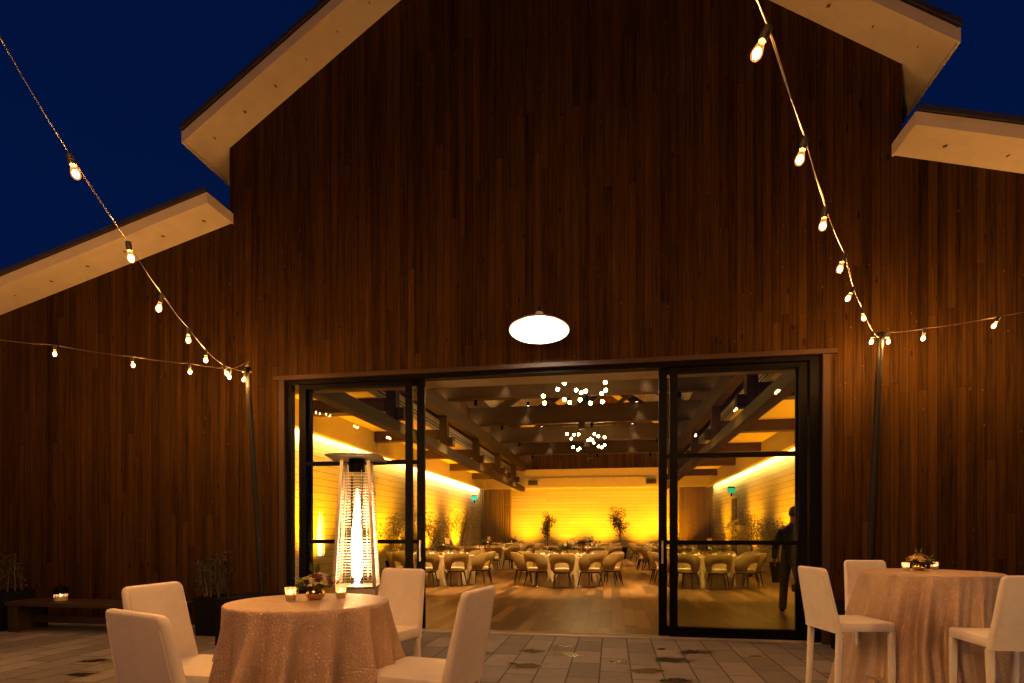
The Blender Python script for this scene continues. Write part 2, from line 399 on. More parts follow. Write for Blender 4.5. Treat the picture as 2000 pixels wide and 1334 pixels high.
for x in (DX0, DX1): f.add([(x, 0, -.05), (x, .2, -.05), (x, .2, DZ), (x, 0, DZ)], [(0, 1, 2, 3)])
f.add([(DX0, 0, DZ), (DX1, 0, DZ), (DX1, .2, DZ), (DX0, .2, DZ)], [(0, 1, 2, 3)])
for x in (GL, GR): f.add([(x, 0, 4.5), (x, YB + .3, 4.5), (x, YB + .3, EZ), (x, 0, EZ)], [(0, 1, 2, 3)])
part(f, 'facade_wall', 'cladding', fix=False)
f = MB()
f.add([(-14, YB + .3, -.05), (12, YB + .3, -.05), (12, YB + .3, WZ - WS * (12 - GR)), (GR, YB + .3, WZ), (GR, YB + .3, EZ), (XC, YB + .3, topz(XC)), (GL, YB + .3, EZ), (GL, YB + .3, WZ), (-14, YB + .3, WZ + WS * (-14 - GL))], [tuple(range(9))])
for x in (-14, 12): f.add([(x, 0, -.05), (x, YB + .3, -.05), (x, YB + .3, topz(x)), (x, 0, topz(x))], [(0, 1, 2, 3)])
part(f, 'rear_wall', 'cladding', fix=False)

def slope_roof(xe, ze, xa, za, y0, y1, name, step, corr=True):
    """one roof slope from eave (xe, ze) up to ridge (xa, za): metal sheet with soffit and fascia boards below it"""
    th = .135; sg = 1 if xa > xe else -1
    roof = MB(); n = int((3.2 - (y0 - .04)) / .068 * 8)
    up = Vector((-(za - ze), 0, abs(xa - xe))).normalized(); up.x *= sg
    def pt(s_, y, h): return (xe - sg * .03 + (xa - xe + sg * .03) * s_, y, ze - .03 * abs((za - ze) / (xa - xe)) + (za - ze + .03 * abs((za - ze) / (xa - xe))) * s_ + th + .035 + h)
    def fn(u, v):
        y = y0 - .04 + 3.24 * u
        return pt(v, y, .013 * sin(2 * pi * y / .068))
    if corr: roof.grid(fn, n, 1)
    ys = y0 - .04 + (3.24 if corr else 0)
    roof.add([pt(0, ys, 0), pt(0, y1, 0), pt(1, y1, 0), pt(1, ys, 0)], [(0, 1, 2, 3)])
    ro = part(roof, 'roof', 'metal_roof', smooth=True, fix=False)
    # rake flashing
    fl = MB(); fl.prism([(xe - sg * .03, ze + th + .002), (xa, za + th + .002), (xa, za + th + .065), (xe - sg * .03, ze + th + .065)], y0 - .06, y0 - .042)
    b = part(fl, 'rake_flashing', 'metal_roof', ro)
    so = MB(); so.prism([(xe, ze), (xa, za), (xa, za + th - .01), (xe, ze + th - .01)], y0, y1)
    so.k = 1
    L = abs(xa - xe); k = .28
    while k < L - .2:
        x = xe + sg * k; z = ze + (za - ze) * k / L - .004
        so.lathe([(.0001, 0), (.028, 0), (.028, .002)], 9, (x + random.uniform(-.02, .02), y0 + .26 + random.uniform(-.02, .02), z), cap=False)
        k += step
    part(so, 'soffit', ['soffit', 'plug'], ro)
    fa = MB(); fa.prism([(xe - sg * .005, ze - .014), (xa, za - .014), (xa, za + th), (xe - sg * .005, ze + th)], y0 - .024, y0 - .001)
    fa.prism([(xe - sg * .028, ze - .03), (xe - sg * .006, ze - .016), (xe - sg * .006, ze + th), (xe - sg * .028, ze + th)], y0 - .026, y1)
    part(fa, 'fascia', 'soffit', ro)
AZ = topz(XC)
slope_roof(GL - .32, EZ - .32 * SL, XC, AZ, -.52, YB + .8, 'roof', .47)
slope_roof(GR + .32, EZ - .32 * SL, XC, AZ, -.52, YB + .8, 'roof', .47)
# wings: the high end stops against the gable wall
def wing(xe, xa, y0):
    ze, za = (WZ + WS * (xe - GL), WZ + WS * (xa - GL)) if xe < xa else (WZ - WS * (xe - GR), WZ - WS * (xa - GR))
    slope_roof(xe, ze, xa, za, y0, YB + .8, 'roof', .64, corr=False)
    sg = 1 if xa > xe else -1
    e = MB(); e.prism([(xa + sg * .001, za - .014), (xa + sg * .024, za - .014), (xa + sg * .024, za + .135), (xa + sg * .001, za + .135)], y0 - .024, -.002)
    part(e, 'end_fascia', 'soffit')
wing(-14.4, GL + .04, -.53); wing(12.4, GR - .09, -.53)

# door opening: wood trim, black frame, threshold
t_ = MB(); w = .085
t_.box(DX0 - w, DX0, -.035, .0, .0, DZ); t_.box(DX1, DX1 + w, -.035, .0, .0, DZ); t_.box(DX0 - w - .08, DX1 + w + .08, -.05, .0, DZ, DZ + .06)
part(t_, 'door_trim', 'trim', bevel=.004)
fr = MB(); j = .075
fr.box(DX0 + .002, DX0 + j, .03, .135, .0, DZ - .002); fr.box(DX1 - .13, DX1 - .002, .03, .135, .0, DZ - .002); fr.box(DX0 + j, DX1 - .13, .03, .19, DZ - .055, DZ - .002)
part(fr, 'door_frame', 'black_metal', bevel=.004)
th_ = MB(); th_.box(DX0 + .002, DX1 - .002, -.005, .198, -.02, .012)
for y in (.075, .10, .155, .18): th_.box(DX0 + .002, DX1 - .002, y, y + .008, .012, .022)
part(th_, 'threshold', 'steel')

# ------------------------------------------------------------------ interior shell
fl = MB(); fl.add([(WALLX0, .20, .004), (WALLX1, .20, .004), (WALLX1, YB, .004), (WALLX0, YB, .004)], [(0, 1, 2, 3)])
part(fl, 'floor', 'floor')
def side(x, s):
    wl = MB(); wl.add([(x, .3, 0), (x, YB, 0), (x, YB, 4.6), (x, .3, 4.6)], [(0, 1, 2, 3)])
    part(wl, 'interior_wall', 'shiplap_side')
    xs = x - s * .22                                # lighting soffit hung off the wall, open slot behind its lip
    so = MB(); so.box(min(xs, xs - s * .18), max(xs, xs - s * .18), .3, YB - .5, 3.80, 4.42)
    part(so, 'ceiling_soffit', 'plaster')
    cv = MB(); cv.add([(xs + s * .004, .5, 3.83), (xs + s * .004, YB - .7, 3.83), (xs + s * .004, YB - .7, 3.87), (xs + s * .004, .5, 3.87)], [(0, 1, 2, 3)])
    part(cv, 'cove_light', 'cove')
    cap = MB(); cap.box(min(x - s * .003, xs), max(x - s * .003, xs), .3, YB - .5, 3.95, 4.0); part(cap, 'cove_shelf', 'plaster')
    ce = MB(); xi = XC + s * 4.15
    ce.add([(x, .3, 4.42), (x, YB, 4.42), (xi, YB, 4.42), (xi, .3, 4.42)], [(0, 1, 2, 3)]); part(ce, 'aisle_ceiling', 'plaster')
    bd = MB(); bd.add([(xi, .3, 4.42), (xi, YB, 4.42), (xi, YB, 4.82), (xi, .3, 4.82)], [(0, 1, 2, 3)])
    bd.k = 1
    for z in (4.56, 4.64): bd.box(min(xi - s * .004, xi), max(xi - s * .004, xi), .6, YB - .6, z, z + .028)
    part(bd, 'air_diffuser_band', ['door_paint', 'slot'])
    uw = MB(); uw.add([(xi + s * .02, .3, 4.82), (xi + s * .02, YB, 4.82), (xi + s * .02, YB, 7.2), (xi + s * .02, .3, 7.2)], [(0, 1, 2, 3)]); part(uw, 'upper_wall', 'inner_wood_side')
    xb = XC + s * 3.86
    bm_ = MB(); bm_.box(xb - .125, xb + .125, .3, 24.3, 3.68, 3.93)
    bo = part(bm_, 'beam', 'beam', bevel=.006)
    ls = MB(); ls.add([(xb - .05, .6, 5.286), (xb + .05, .6, 5.286), (xb + .05, YB - .4, 5.286), (xb - .05, YB - .4, 5.286)], [(0, 1, 2, 3)]); part(ls, 'cove_light', 'ledge')
    ub = MB(); ub.box(xb - .13, xb + .13, .3, YB, 4.82, 5.28); part(ub, 'beam', 'beam', bevel=.006)
    for y in TY:
        po = MB(); po.box(xb - .115, xb + .115, y - .13, y + .13, 3.932, 4.818); part(po, 'post', 'beam', bo, bevel=.006)
        st = MB(); x2 = xb - s * .30; st.box(min(xb - s * .117, x2), max(xb - s * .117, x2), y - .11, y + .11, 3.935, 4.2); part(st, 'beam_stub', 'beam', bo, bevel=.006)
        cb = MB(); a_, b_ = xb + s * .13, xs - s * .182; cb.box(min(a_, b_), max(a_, b_), y - .15, y + .15, 4.12, 4.417); cb.box(min(a_, b_) + .1, max(a_, b_) - .1, y + .22, y + .42, 4.16, 4.24)
        part(cb, 'cross_beam', 'beam', bevel=.006)
    va = MB(); zt = AZ - .35
    va.add([(XC + s * 4.3, .3, 6.75), (XC + s * 4.3, YB, 6.75), (XC, YB, zt), (XC, .3, zt)], [(0, 1, 2, 3)]); part(va, 'vault_ceiling', 'ceiling')
TY = [4.8, 8.9, 13.0, 17.1, 21.2]
for y in TY:
    ch = MB(); ch.box(XC - 4.12, XC + 4.12, y - .12, y + .12, 5.28, 5.93)
    tr = part(ch, 'truss', 'beam', bevel=.008)
    kp = MB(); kp.box(XC - .11, XC + .11, y - .15, y + .15, 5.05, 5.278); kp.box(XC - .11, XC + .11, y - .10, y + .10, 5.932, 9.4); part(kp, 'king_post', 'beam', tr)
    for s in (-1, 1):
        rf = MB(); rf.prism([(XC + s * 4.1, 6.35), (XC + s * .112, 9.0), (XC + s * .112, 9.4), (XC + s * 4.1, 6.75)], y - .1, y + .1); part(rf, 'rafter', 'beam', tr)
        dg = MB(); dg.tube((XC + s * .15, y, 5.95), (XC + s * 2.3, y, 7.55), .09, n=4, sq=True); part(dg, 'strut', 'beam', tr)
side(WALLX0, -1); side(WALLX1, 1)
bk = MB(); bk.add([(WALLX0, YB, 0), (WALLX1, YB, 0), (WALLX1, YB, 4.42), (WALLX0, YB, 4.42)], [(0, 1, 2, 3)]); part(bk, 'interior_wall', 'shiplap_back')
bs = MB(); bs.box(WALLX0, WALLX1, YB - .62, YB - .001, 3.86, 4.415); part(bs, 'ceiling_soffit', 'plaster')
bs = MB(); bs.box(XC - 4.14, XC + 4.14, YB - .6, YB - .02, 4.42, 4.9); part(bs, 'ceiling_soffit', 'plaster')
bw = MB(); bw.add([(XC - 4.2, YB - .01, 4.9), (XC + 4.2, YB - .01, 4.9), (XC + 4.2, YB - .01, 7), (XC, YB - .01, 9.6), (XC - 4.2, YB - .01, 7)], [(0, 1, 2, 3, 4)]); part(bw, 'upper_wall', 'inner_wood')
bh = MB(); bh.box(XC - 5.4, XC + 5.4, .206, .95, 3.62, 3.80); bh.box(XC - 5.4, XC + 5.4, .206, 1.1, 3.802, 4.41); part(bh, 'door_header', 'plaster')
iw = MB(); iw.add([(WALLX0, .205, 0), (DX0, .205, 0), (DX0, .205, 4.42), (WALLX0, .205, 4.42)], [(0, 1, 2, 3)]); iw.add([(WALLX1, .205, 0), (DX1, .205, 0), (DX1, .205, 4.42), (WALLX1, .205, 4.42)], [(0, 1, 2, 3)])
part(iw, 'interior_wall', 'shiplap_back')
iw = MB(); iw.add([(XC - 4.2, .205, 4.3), (XC + 4.2, .205, 4.3), (XC + 4.2, .205, 7), (XC, .205, 9.6), (XC - 4.2, .205, 7)], [(0, 1, 2, 3, 4)]); part(iw, 'upper_wall', 'inner_wood')

# interior side doors: the tall pale one near the left corner and the dark one on the right, its shaded gap a black strip
dl = MB(); dl.box(WALLX0 + .002, WALLX0 + .05, 22.2, 23.3, .01, 2.80); d_ = part(dl, 'interior_door', 'door_paint', bevel=.006)
MB().box(WALLX0 + .05, WALLX0 + .11, 23.10, 23.14, 1.0, 1.25).build('handle', 'steel', d_).matrix_parent_inverse = Matrix()
dr = MB(); dr.box(WALLX1 - .05, WALLX1 - .002, 18.3, 18.42, .01, 3.0); dr.box(WALLX1 - .05, WALLX1 - .002, 19.6, 19.72, .01, 3.0); dr.box(WALLX1 - .05, WALLX1 - .002, 18.42, 19.6, 2.88, 3.0)
part(dr, 'door_casing', 'door_paint')
dr = MB(); dr.box(WALLX1 - .03, WALLX1 - .004, 18.42, 19.6, .01, 2.88); d_ = part(dr, 'interior_door', 'door_dark')
part(MB().box(WALLX1 - .034, WALLX1 - .031, 18.43, 18.75, .01, 2.87), 'door_gap_shade', 'slot', d_)  # black strip on the shut leaf paints the shade of an open gap
for x, s in ((XC - 3.3, 1), (XC + 3.15, 1)):
    v_ = MB(); v_.box(x - .28, x + .28, YB - .64, YB - .621, 4.02, 4.30)
    v_.k = 1
    for q in range(6): v_.box(x - .25, x + .25, YB - .646, YB - .641, 4.045 + q * .04, 4.06 + q * .04)
    tag(v_.build('air_vent', ['grille', 'slot']), 'grey louvred air vent on the cream band above the back wall, ' + ('above the left curtain' if x < XC else 'above the right half'), 'vent', 'air vents over the back wall')

# curtains in the back corners
def curtain(x0, x1, label):
    rnd = random.Random(x0); ph = [rnd.uniform(0, 6) for _ in range(3)]
    def fn(u, v):
        k = u * (x1 - x0) / .105 * 2 * pi
        d = .055 * sin(k) + .02 * sin(k * .37 + ph[0]) + .012 * sin(k * 2.1 + ph[1]) * v
        return (x0 + (x1 - x0) * u, YB - .16 - .04 + d, .03 + 3.82 * v)
    m = MB(); m.grid(fn, int((x1 - x0) / .105 * 9), 6); o = m.build('curtain', 'curtain', smooth=True, ang=80, fix=False)
    tag(o, label, 'curtain', 'drapes in the back corners')
curtain(WALLX0 + .08, XC - 4.6, 'tall pleated grey brown drape in the back left corner beside the white door')
curtain(XC + 4.65, WALLX1 - .08, 'tall pleated grey brown drape in the back right corner near the dark door')

def exit_sign(x, y, s, label):
    o = thing('exit_sign', label, 'exit sign', (x, y, 3.12), 0, 'green exit signs')
    MB().box(-.02, .02, -.17, .17, 0, .22).build('sign_panel', 'exit_green', o)
    MB().box(-.03, .03, -.18, .18, .22, .27).build('housing', 'black_metal', o)
    MB().box(-.015, .015, -.03, .03, -.14, -.001).build('bracket', 'black_metal', o)
    c = bpy.data.curves.new('lettering', 'FONT'); c.body = 'EXIT'; c.size = .17; c.align_x = 'CENTER'; c.align_y = 'CENTER'; c.extrude = .002
    q0 = bpy.data.objects.new('lettering', c); COL.objects.link(q0); dg = bpy.context.evaluated_depsgraph_get(); me = bpy.data.meshes.new_from_object(q0.evaluated_get(dg)); bpy.data.objects.remove(q0); q = bpy.data.objects.new('lettering', me); COL.objects.link(q); q.parent = o; q.location = (-s * .024, 0, .11); q.rotation_euler = (pi / 2, 0, -s * pi / 2); me.materials.clear(); me.materials.append(M['napkin'])
    return o
a_ = exit_sign(WALLX0 + .14, 22.7, -1, 'green lit exit sign above the pale door by the left corner curtain'); a_.rotation_euler.z = radians(60)
a_ = exit_sign(WALLX1 - .16, 19.0, 1, 'green lit exit sign above the dark door on the right wall'); a_.rotation_euler.z = radians(-60)

# ------------------------------------------------------------------ sliding glass doors
def sliding_door(x0, x1, y, label, st0, st1, handle=None):
    o = thing('sliding_glass_door', label, 'glass door', ((x0 + x1) / 2, y, .022), 0, 'black framed sliding door panels')
    h = DZ - .055 - .024; w = (x1 - x0) / 2; d = .024
    m = MB(); m.box(-w, -w + st0, -d, d, 0, h); m.box(w - st1, w, -d, d, 0, h)
    m.box(-w + st0, w - st1, -d, d, 0, .125); m.box(-w + st0, w - st1, -d, d, h - .06, h)
    for z in (1.20, 2.33): m.box(-w + st0, w - st1, -d, d, z, z + .055)
    m.build('frame', 'black_metal', o, bevel=.003)
    for z0, z1 in ((.125, 1.20), (1.255, 2.33), (2.385, h - .06)):
        g = MB(); g.add([(-w + st0, 0, z0), (w - st1, 0, z0), (w - st1, 0, z1), (-w + st0, 0, z1)], [(0, 1, 2, 3)]); g.build('pane', 'glass', o)
    if handle is not None:
        hm = MB(); hx = handle
        hm.box(hx - .012, hx + .012, -.07, -.05, .95, 1.25); hm.box(hx - .012, hx + .012, -.052, -.0245, .97, .995); hm.box(hx - .012, hx + .012, -.052, -.0245, 1.205, 1.23)
        hm.build('handle', 'steel', o, bevel=.004)
    return o
sliding_door(-4.495, -2.765, .10, 'glass panel on the front track at the left, standing behind the patio heater', .11, .105)
sliding_door(-4.44, -2.605, .165, 'left glass panel on the rear track, its handled stile edging the opening', .11, .115, .86)
sliding_door(.745, 2.42, .10, 'glass panel on the front track at the right, the suited man behind it', .10, .10)
sliding_door(.61, 2.40, .165, 'right glass panel on the rear track, its handled stile edging the opening', .105, .10, -.85)

# ------------------------------------------------------------------ wall lamp over the door
lp = thing('barn_lamp', 'round white dish barn lamp glowing on the wall above the doorway', 'wall lamp', (-.87, 0, 4.3))
g = MB(); g.path([(0, -.03, -.30), (0, -.30, -.24), (0, -.55, -.165), (0, -.66, -.155), (0, -.71, -.19), (0, -.722, -.26)], .015, 10); g.build('arm', 'black_metal', lp, smooth=True)
MB().lathe([(.06, 0), (.06, .02), (.035, .03)], 20).build('wall_plate', 'black_metal', lp, smooth=True).rotation_euler = (pi / 2, 0, 0)
bpy.data.objects['wall_plate'].location = (0, -.001, -.30)
sh = MB(); n_ = 48
prof_o = [(.045, .22), (.06, .15), (.15, .115), (.28, .06), (.366, .0)]; prof_i = [(.360, .002), (.275, .052), (.15, .10), (.055, .13)]
sh.lathe(prof_o + [(.366, -.008), (.361, -.008)] + prof_i, n_, cap=False)
so = sh.build('shade', 'shade_white' if 'shade_white' in M else 'door_paint', lp, smooth=True, ang=40); so.location = (0, -.72, -.46); so.rotation_euler = (radians(-7), 0, 0)
bb = MB(); bb.ball((0, 0, .075), .045, 16, 10); q = bb.build('bulb', 'dish_bulb', lp, smooth=True); q.location = so.location; q.rotation_euler = so.rotation_euler

# ------------------------------------------------------------------ string lights
def bulb_parts(cord_pt, tilt, parent):
    """socket hanging from the cord, clear teardrop bulb with glowing filament"""
    R = Matrix.Translation(cord_pt) @ tilt.to_4x4()
    s_ = MB(); s_.lathe([(.008, .012), (.019, .008), (.021, -.03), (.017, -.058)], 12)
    b = MB(); b.lathe([(.0125, -.052), (.0145, -.066), (.020, -.088), (.0255, -.110), (.0255, -.124), (.0185, -.139), (.007, -.146), (.0005, -.147)], 14, cap=False)
    fi = MB(); fi.ball((0, 0, -.113), .0165, 8, 6, (1, 1, 1.4))
    for mb in (s_, b, fi): mb.v = [tuple(R @ (Vector(v) * .87)) for v in mb.v]
    bo = b.build('bulb', 'bulb_glass', parent, smooth=True, ang=80)
    fi.build('filament', 'filament', bo, smooth=True, ang=80); s_.build('socket', 'rubber', bo, smooth=True)
def string(label, start, bulbs, after, tilts, seed):
    o = thing('string_light', label, 'string light', (0, 0, 0), 0, 'festoon strings meeting at the two poles')
    rnd = random.Random(seed)
    pts = [Vector(start)]
    for i, c in enumerate(list(bulbs) + list(after)):
        tx, ty = tilts[i] if i < len(tilts) else (rnd.uniform(-.25, .25), rnd.uniform(-.25, .25))
        R = Matrix.Rotation(ty, 3, 'Y') @ Matrix.Rotation(tx, 3, 'X')
        top = Vector(c) - R @ Vector((0, 0, -.100))
        bulb_parts(top, R, o); pts.append(top + Vector((0, 0, .008)))
    full = []
    for a, b in zip(pts[:-1], pts[1:]):
        for k in range(8):
            u = k / 8; full.append(a.lerp(b, u) + Vector((0, 0, -.012 * 4 * u * (1 - u))))
    full.append(pts[-1])
    m = MB(); m.path(full, .0024, 6)
    tw = [p + Vector((.0045 * sin(i * .5), .0045 * cos(i * .5), .005)) for i, p in enumerate(full)]; m.path(tw, .0016, 5)
    m.build('cord', 'cord', o, smooth=True)
LT, RT = (-4.688, -.85, 3.475), (2.994, -.55, 3.577)
L1 = [(-4.649, -0.98, 3.336), (-4.438, -1.6, 3.237), (-4.132, -2.35, 3.157), (-3.612, -3.24, 3.042), (-3.339, -3.883, 3.054), (-2.969, -4.529, 3.097), (-2.698, -5.162, 3.211), (-2.475, -5.80, 3.392)]
string('festoon string climbing from the left pole across the sky over the left table', LT, L1,
       [(-2.2, -6.4, 3.46), (-1.95, -7.0, 3.46), (-1.7, -7.6, 3.44), (-1.45, -8.2, 3.4), (-1.2, -8.8, 3.38), (-.95, -9.4, 3.4)],
       [(0, .3), (.1, -.4), (0, 0), (0, 0), (.1, .35), (0, -.2), (0, -.35), (0, 0)], 3)
R1 = [(2.817, -0.75, 3.477), (2.483, -1.4, 3.52), (2.04, -2.2, 3.431), (1.556, -3.362, 3.203), (1.231, -4.007, 3.193), (.914, -4.64, 3.219), (.564, -5.279, 3.27)]
string('festoon string climbing steeply from the right pole across the dark gable', RT, R1,
       [(.22, -5.95, 3.32), (-.1, -6.6, 3.36), (-.42, -7.25, 3.38), (-.75, -7.9, 3.40), (-1.05, -8.5, 3.44), (-1.35, -9.1, 3.48)],
       [(0, .2), (0, -.2), (0, .45), (0, .3), (0, .15), (0, .25), (0, .42)], 5)
L2 = [(-4.703, -0.86, 3.516), (-4.838, -1.0, 3.372), (-5.205, -1.25, 3.387), (-5.739, -1.55, 3.411), (-6.468, -1.9, 3.48)]
string('festoon string running level from the left pole along the left wing wall', LT, L2,
       [(-7.1, -2.15, 3.52), (-7.75, -2.4, 3.56), (-8.4, -2.6, 3.6), (-9.05, -2.8, 3.66)], [(0, .5), (0, .2), (0, 0), (0, -.15), (0, 0)], 8)
R2 = [(3.052, -0.6, 3.513), (3.356, -0.7, 3.502), (3.926, -0.9, 3.532)]
string('festoon string running off from the right pole along the right wing wall', RT, R2,
       [(4.55, -1.1, 3.58), (5.15, -1.3, 3.64), (5.75, -1.5, 3.7), (6.35, -1.7, 3.76)], [(0, 0), (0, .15), (0, .5)], 9)
def light_pole(label, base, top, bw, bd, bh, cy):
    o = thing('light_pole', label, 'light pole', (base[0], cy, 0), 0, 'poles holding up the festoon strings')
    B = Vector((0, base[1] - cy, .05)); T = Vector((top[0] - base[0], top[1] - cy, top[2] + .05))
    m = MB(); m.tube(B, T, .041, .036, 16); m.build('pole', 'pole', o, smooth=True)
    c = MB(); c.tube(T - Vector((0, 0, .07)), T + Vector((0, 0, .012)), .042, .042, 16); c.build('cap', 'black_metal', o, smooth=True)
    b = MB(); b.box(-bw / 2, bw / 2, -bd / 2, bd / 2, 0, bh); b.build('weight_box', 'planter_black', o, bevel=.015)
    k = MB(); k.tube(T + Vector((-.06, 0, -.05)), T + Vector((.06, 0, -.05)), .01, .01, 8); k.build('hook', 'steel', o)
light_pole('left black light pole leaning out of a black weight box by the bench', (-4.445, -.85), LT, .64, .72, .58, -1.02)
light_pole('right black light pole behind the bar stools at the right table', (2.875, -.50), RT, .60, .62, .58, -.55)

# ------------------------------------------------------------------ patio heaters
def heater(label, loc, rz):
    o = thing('patio_heater', label, 'patio heater', loc, rz, 'pyramid flame heaters')
    def half(z): return .262 - (.262 - .148) * z / 2.15
    m = MB(); m.loft([[(sx * half(z), sy * half(z), z) for sx, sy in ((-1, -1), (1, -1), (1, 1), (-1, 1))] for z in (.06, .78)]); m.build('base_cabinet', 'steel', o, bevel=.01)
    m = MB(); m.box(-.24, .24, -.24, .24, .784, .80); m.build('burner_tray', 'steel', o)
    for sx in (-1, 1):
        for sy in (-1, 1):
            m = MB(); m.tube((sx * half(.8) * .965, sy * half(.8) * .965, .801), (sx * half(2.15) * .94, sy * half(2.15) * .94, 2.17), .021, .019, 4, True); m.build('corner_post', 'steel', o, bevel=.003)
            q = MB(); q.lathe([(.03, 0), (.03, .058)], 10, (sx * .2, sy * .2, 0)); q.build('foot', 'rubber', o)
    for k in range(4):                                  # a wire guard on each face
        R = Matrix.Rotation(k * pi / 2, 4, 'Z'); g = MB()
        zz = .86
        while zz < 2.06:
            h = half(zz); g.tube((-h * .93, -h * .985, zz), (h * .93, -h * .985, zz), .0042, .0042, 5); zz += .0325
        for ux in (-.5, .5):
            g.tube((ux * half(.84) * .9, -half(.84) * .96, .84), (ux * half(2.06) * .9, -half(2.06) * .96, 2.06), .003, .003, 5)
        g.v = [tuple(R @ Vector(v)) for v in g.v]
        g.build('wire_guard', 'wire', o)
    m = MB(); m.lathe([(.066, .80), (.066, 2.02)], 24, cap=False); m.build('glass_tube', 'clear', o, smooth=True)
    prof = [(.022, .845), (.045, .90), (.056, 1.02), (.055, 1.2), (.046, 1.4), (.033, 1.6), (.017, 1.75), (.003, 1.86)]
    rings = []
    for r, z in prof: rings.append([(r * cos(a) * (1 + .12 * sin(3 * a + z * 9)) + .006 * sin(z * 8), r * sin(a) * (1 + .12 * sin(3 * a + z * 9)) + .006 * cos(z * 7), z) for a in [2 * pi * i / 14 for i in range(14)]])
    fm = MB(); fm.loft(rings); fo = fm.build('flame', 'flame', o, smooth=True, ang=80)
    m = MB(); m.lathe([(.03, .80), (.036, .82), (.02, .86)], 14, cap=False); m.build('blue_flame', 'flame_blue', fo, smooth=True)
    m = MB(); m.lathe([(.088, 2.045), (.088, 2.19)], 24); m.build('burner_head', 'black_metal', o, smooth=True, ang=40)
    hd = MB(); a = .30
    hd.loft([[(sx * r, sy * r, z) for sx, sy in ((-1, -1), (1, -1), (1, 1), (-1, 1))] for r, z in ((a, 2.200), (a, 2.207), (.20, 2.236), (.09, 2.248))]); hd.build('reflector_hood', 'steel', o, bevel=.004)
heater('steel pyramid patio heater with tall flame standing before the left glass doors', (-2.79, -1.66, 0), radians(17))
heater('pyramid patio heater mirrored in the left door glass, out beyond the left table', (-6.5, -4.2, 0), radians(-20))
heater('pyramid patio heater mirrored in the right door glass, beyond the right table', (4.3, -6.1, 0), radians(30))

# ------------------------------------------------------------------ bench, lantern and planters by the left wall
bn = thing('bench', 'low dark wooden bench against the left wing wall', 'bench', (-7.0, -.75, 0))
m = MB(); 
for k in range(3): m.box(-1.3, 1.3, -.25 + k * .17, -.09 + k * .17, .36, .42)
m.build('seat', 'bench', bn, bevel=.006)
for x in (-1.2, 1.15): MB().box(x - .07, x + .07, -.23, .24, 0, .358).build('leg', 'bench', bn, bevel=.006)
MB().box(-1.12, 1.07, .02, .07, .10, .20).build('stretcher', 'bench', bn, bevel=.004)
ln = thing('lantern', 'small candle jar with dark lid on the left end of the bench', 'lantern', (-7.62, -.78, .421))
MB().lathe([(.075, 0), (.082, .01), (.082, .10)], 20, cap=False).build('jar', 'frost', ln, smooth=True)
MB().lathe([(.055, .005), (.055, .07)], 14).build('candle', 'wax', ln, smooth=True)
MB().ball((0, 0, .085), .010, 8, 6, (1, 1, 1.6)).build('flame', 'candle', ln)
m = MB(); m.lathe([(.086, .10), (.086, .17), (.05, .21), (.012, .215), (.012, .235)], 20); m.build('lid', 'black_metal', ln, smooth=True, ang=35)

def shrub(label, loc, w, d, h, stems, sh_, leafmat='dark_leaf', seed=1, nl=90):
    rnd = random.Random(seed); random.seed(seed)
    o = thing('planter', label, 'planter', loc, 0, 'black planters along the left wing wall')
    m = MB(); m.loft([[(sx * w / 2 * k, sy * d / 2 * k, z) for sx, sy in ((-1, -1), (1, -1), (1, 1), (-1, 1))] for k, z in ((.88, 0), (1, h), (.9, h), (.88, h - .05))]); m.build('pot', 'planter_black', o, bevel=.008)
    st = MB(); fo = MB()
    for i in range(stems):
        x, y = rnd.uniform(-w * .35, w * .35), rnd.uniform(-d * .35, d * .35); H = sh_ * rnd.uniform(.55, 1)
        top = Vector((x + rnd.uniform(-.08, .08), y + rnd.uniform(-.08, .08), h + H)); b = Vector((x, y, h - .06))
        st.path([b, b.lerp(top, .5) + Vector((rnd.uniform(-.03, .03), 0, 0)), top], [.009, .007, .003], 5)
        for k in range(nl):
            u = rnd.random() ** .8; p = b.lerp(top, .12 + .88 * u); an = rnd.uniform(0, 6.28); rr = .03 + .06 * (1 - u)
            fo.leaf(p + Vector((cos(an), sin(an), 0)) * rr * rnd.random(), (cos(an), sin(an), rnd.uniform(.2, 1.3)), rnd.uniform(.035, .075), rnd.uniform(.006, .012))
    st.build('stem', 'bark', o); fo.build('foliage', leafmat, o)
shrub('black planter with upright dark shrub between the bench and the pole', (-5.30, -.62, 0), .42, .42, .52, 7, .62, seed=4)
shrub('black planter with sparse dark plant at the far left end of the bench', (-8.62, -.75, 0), .55, .5, .55, 6, .55, seed=9, nl=60)

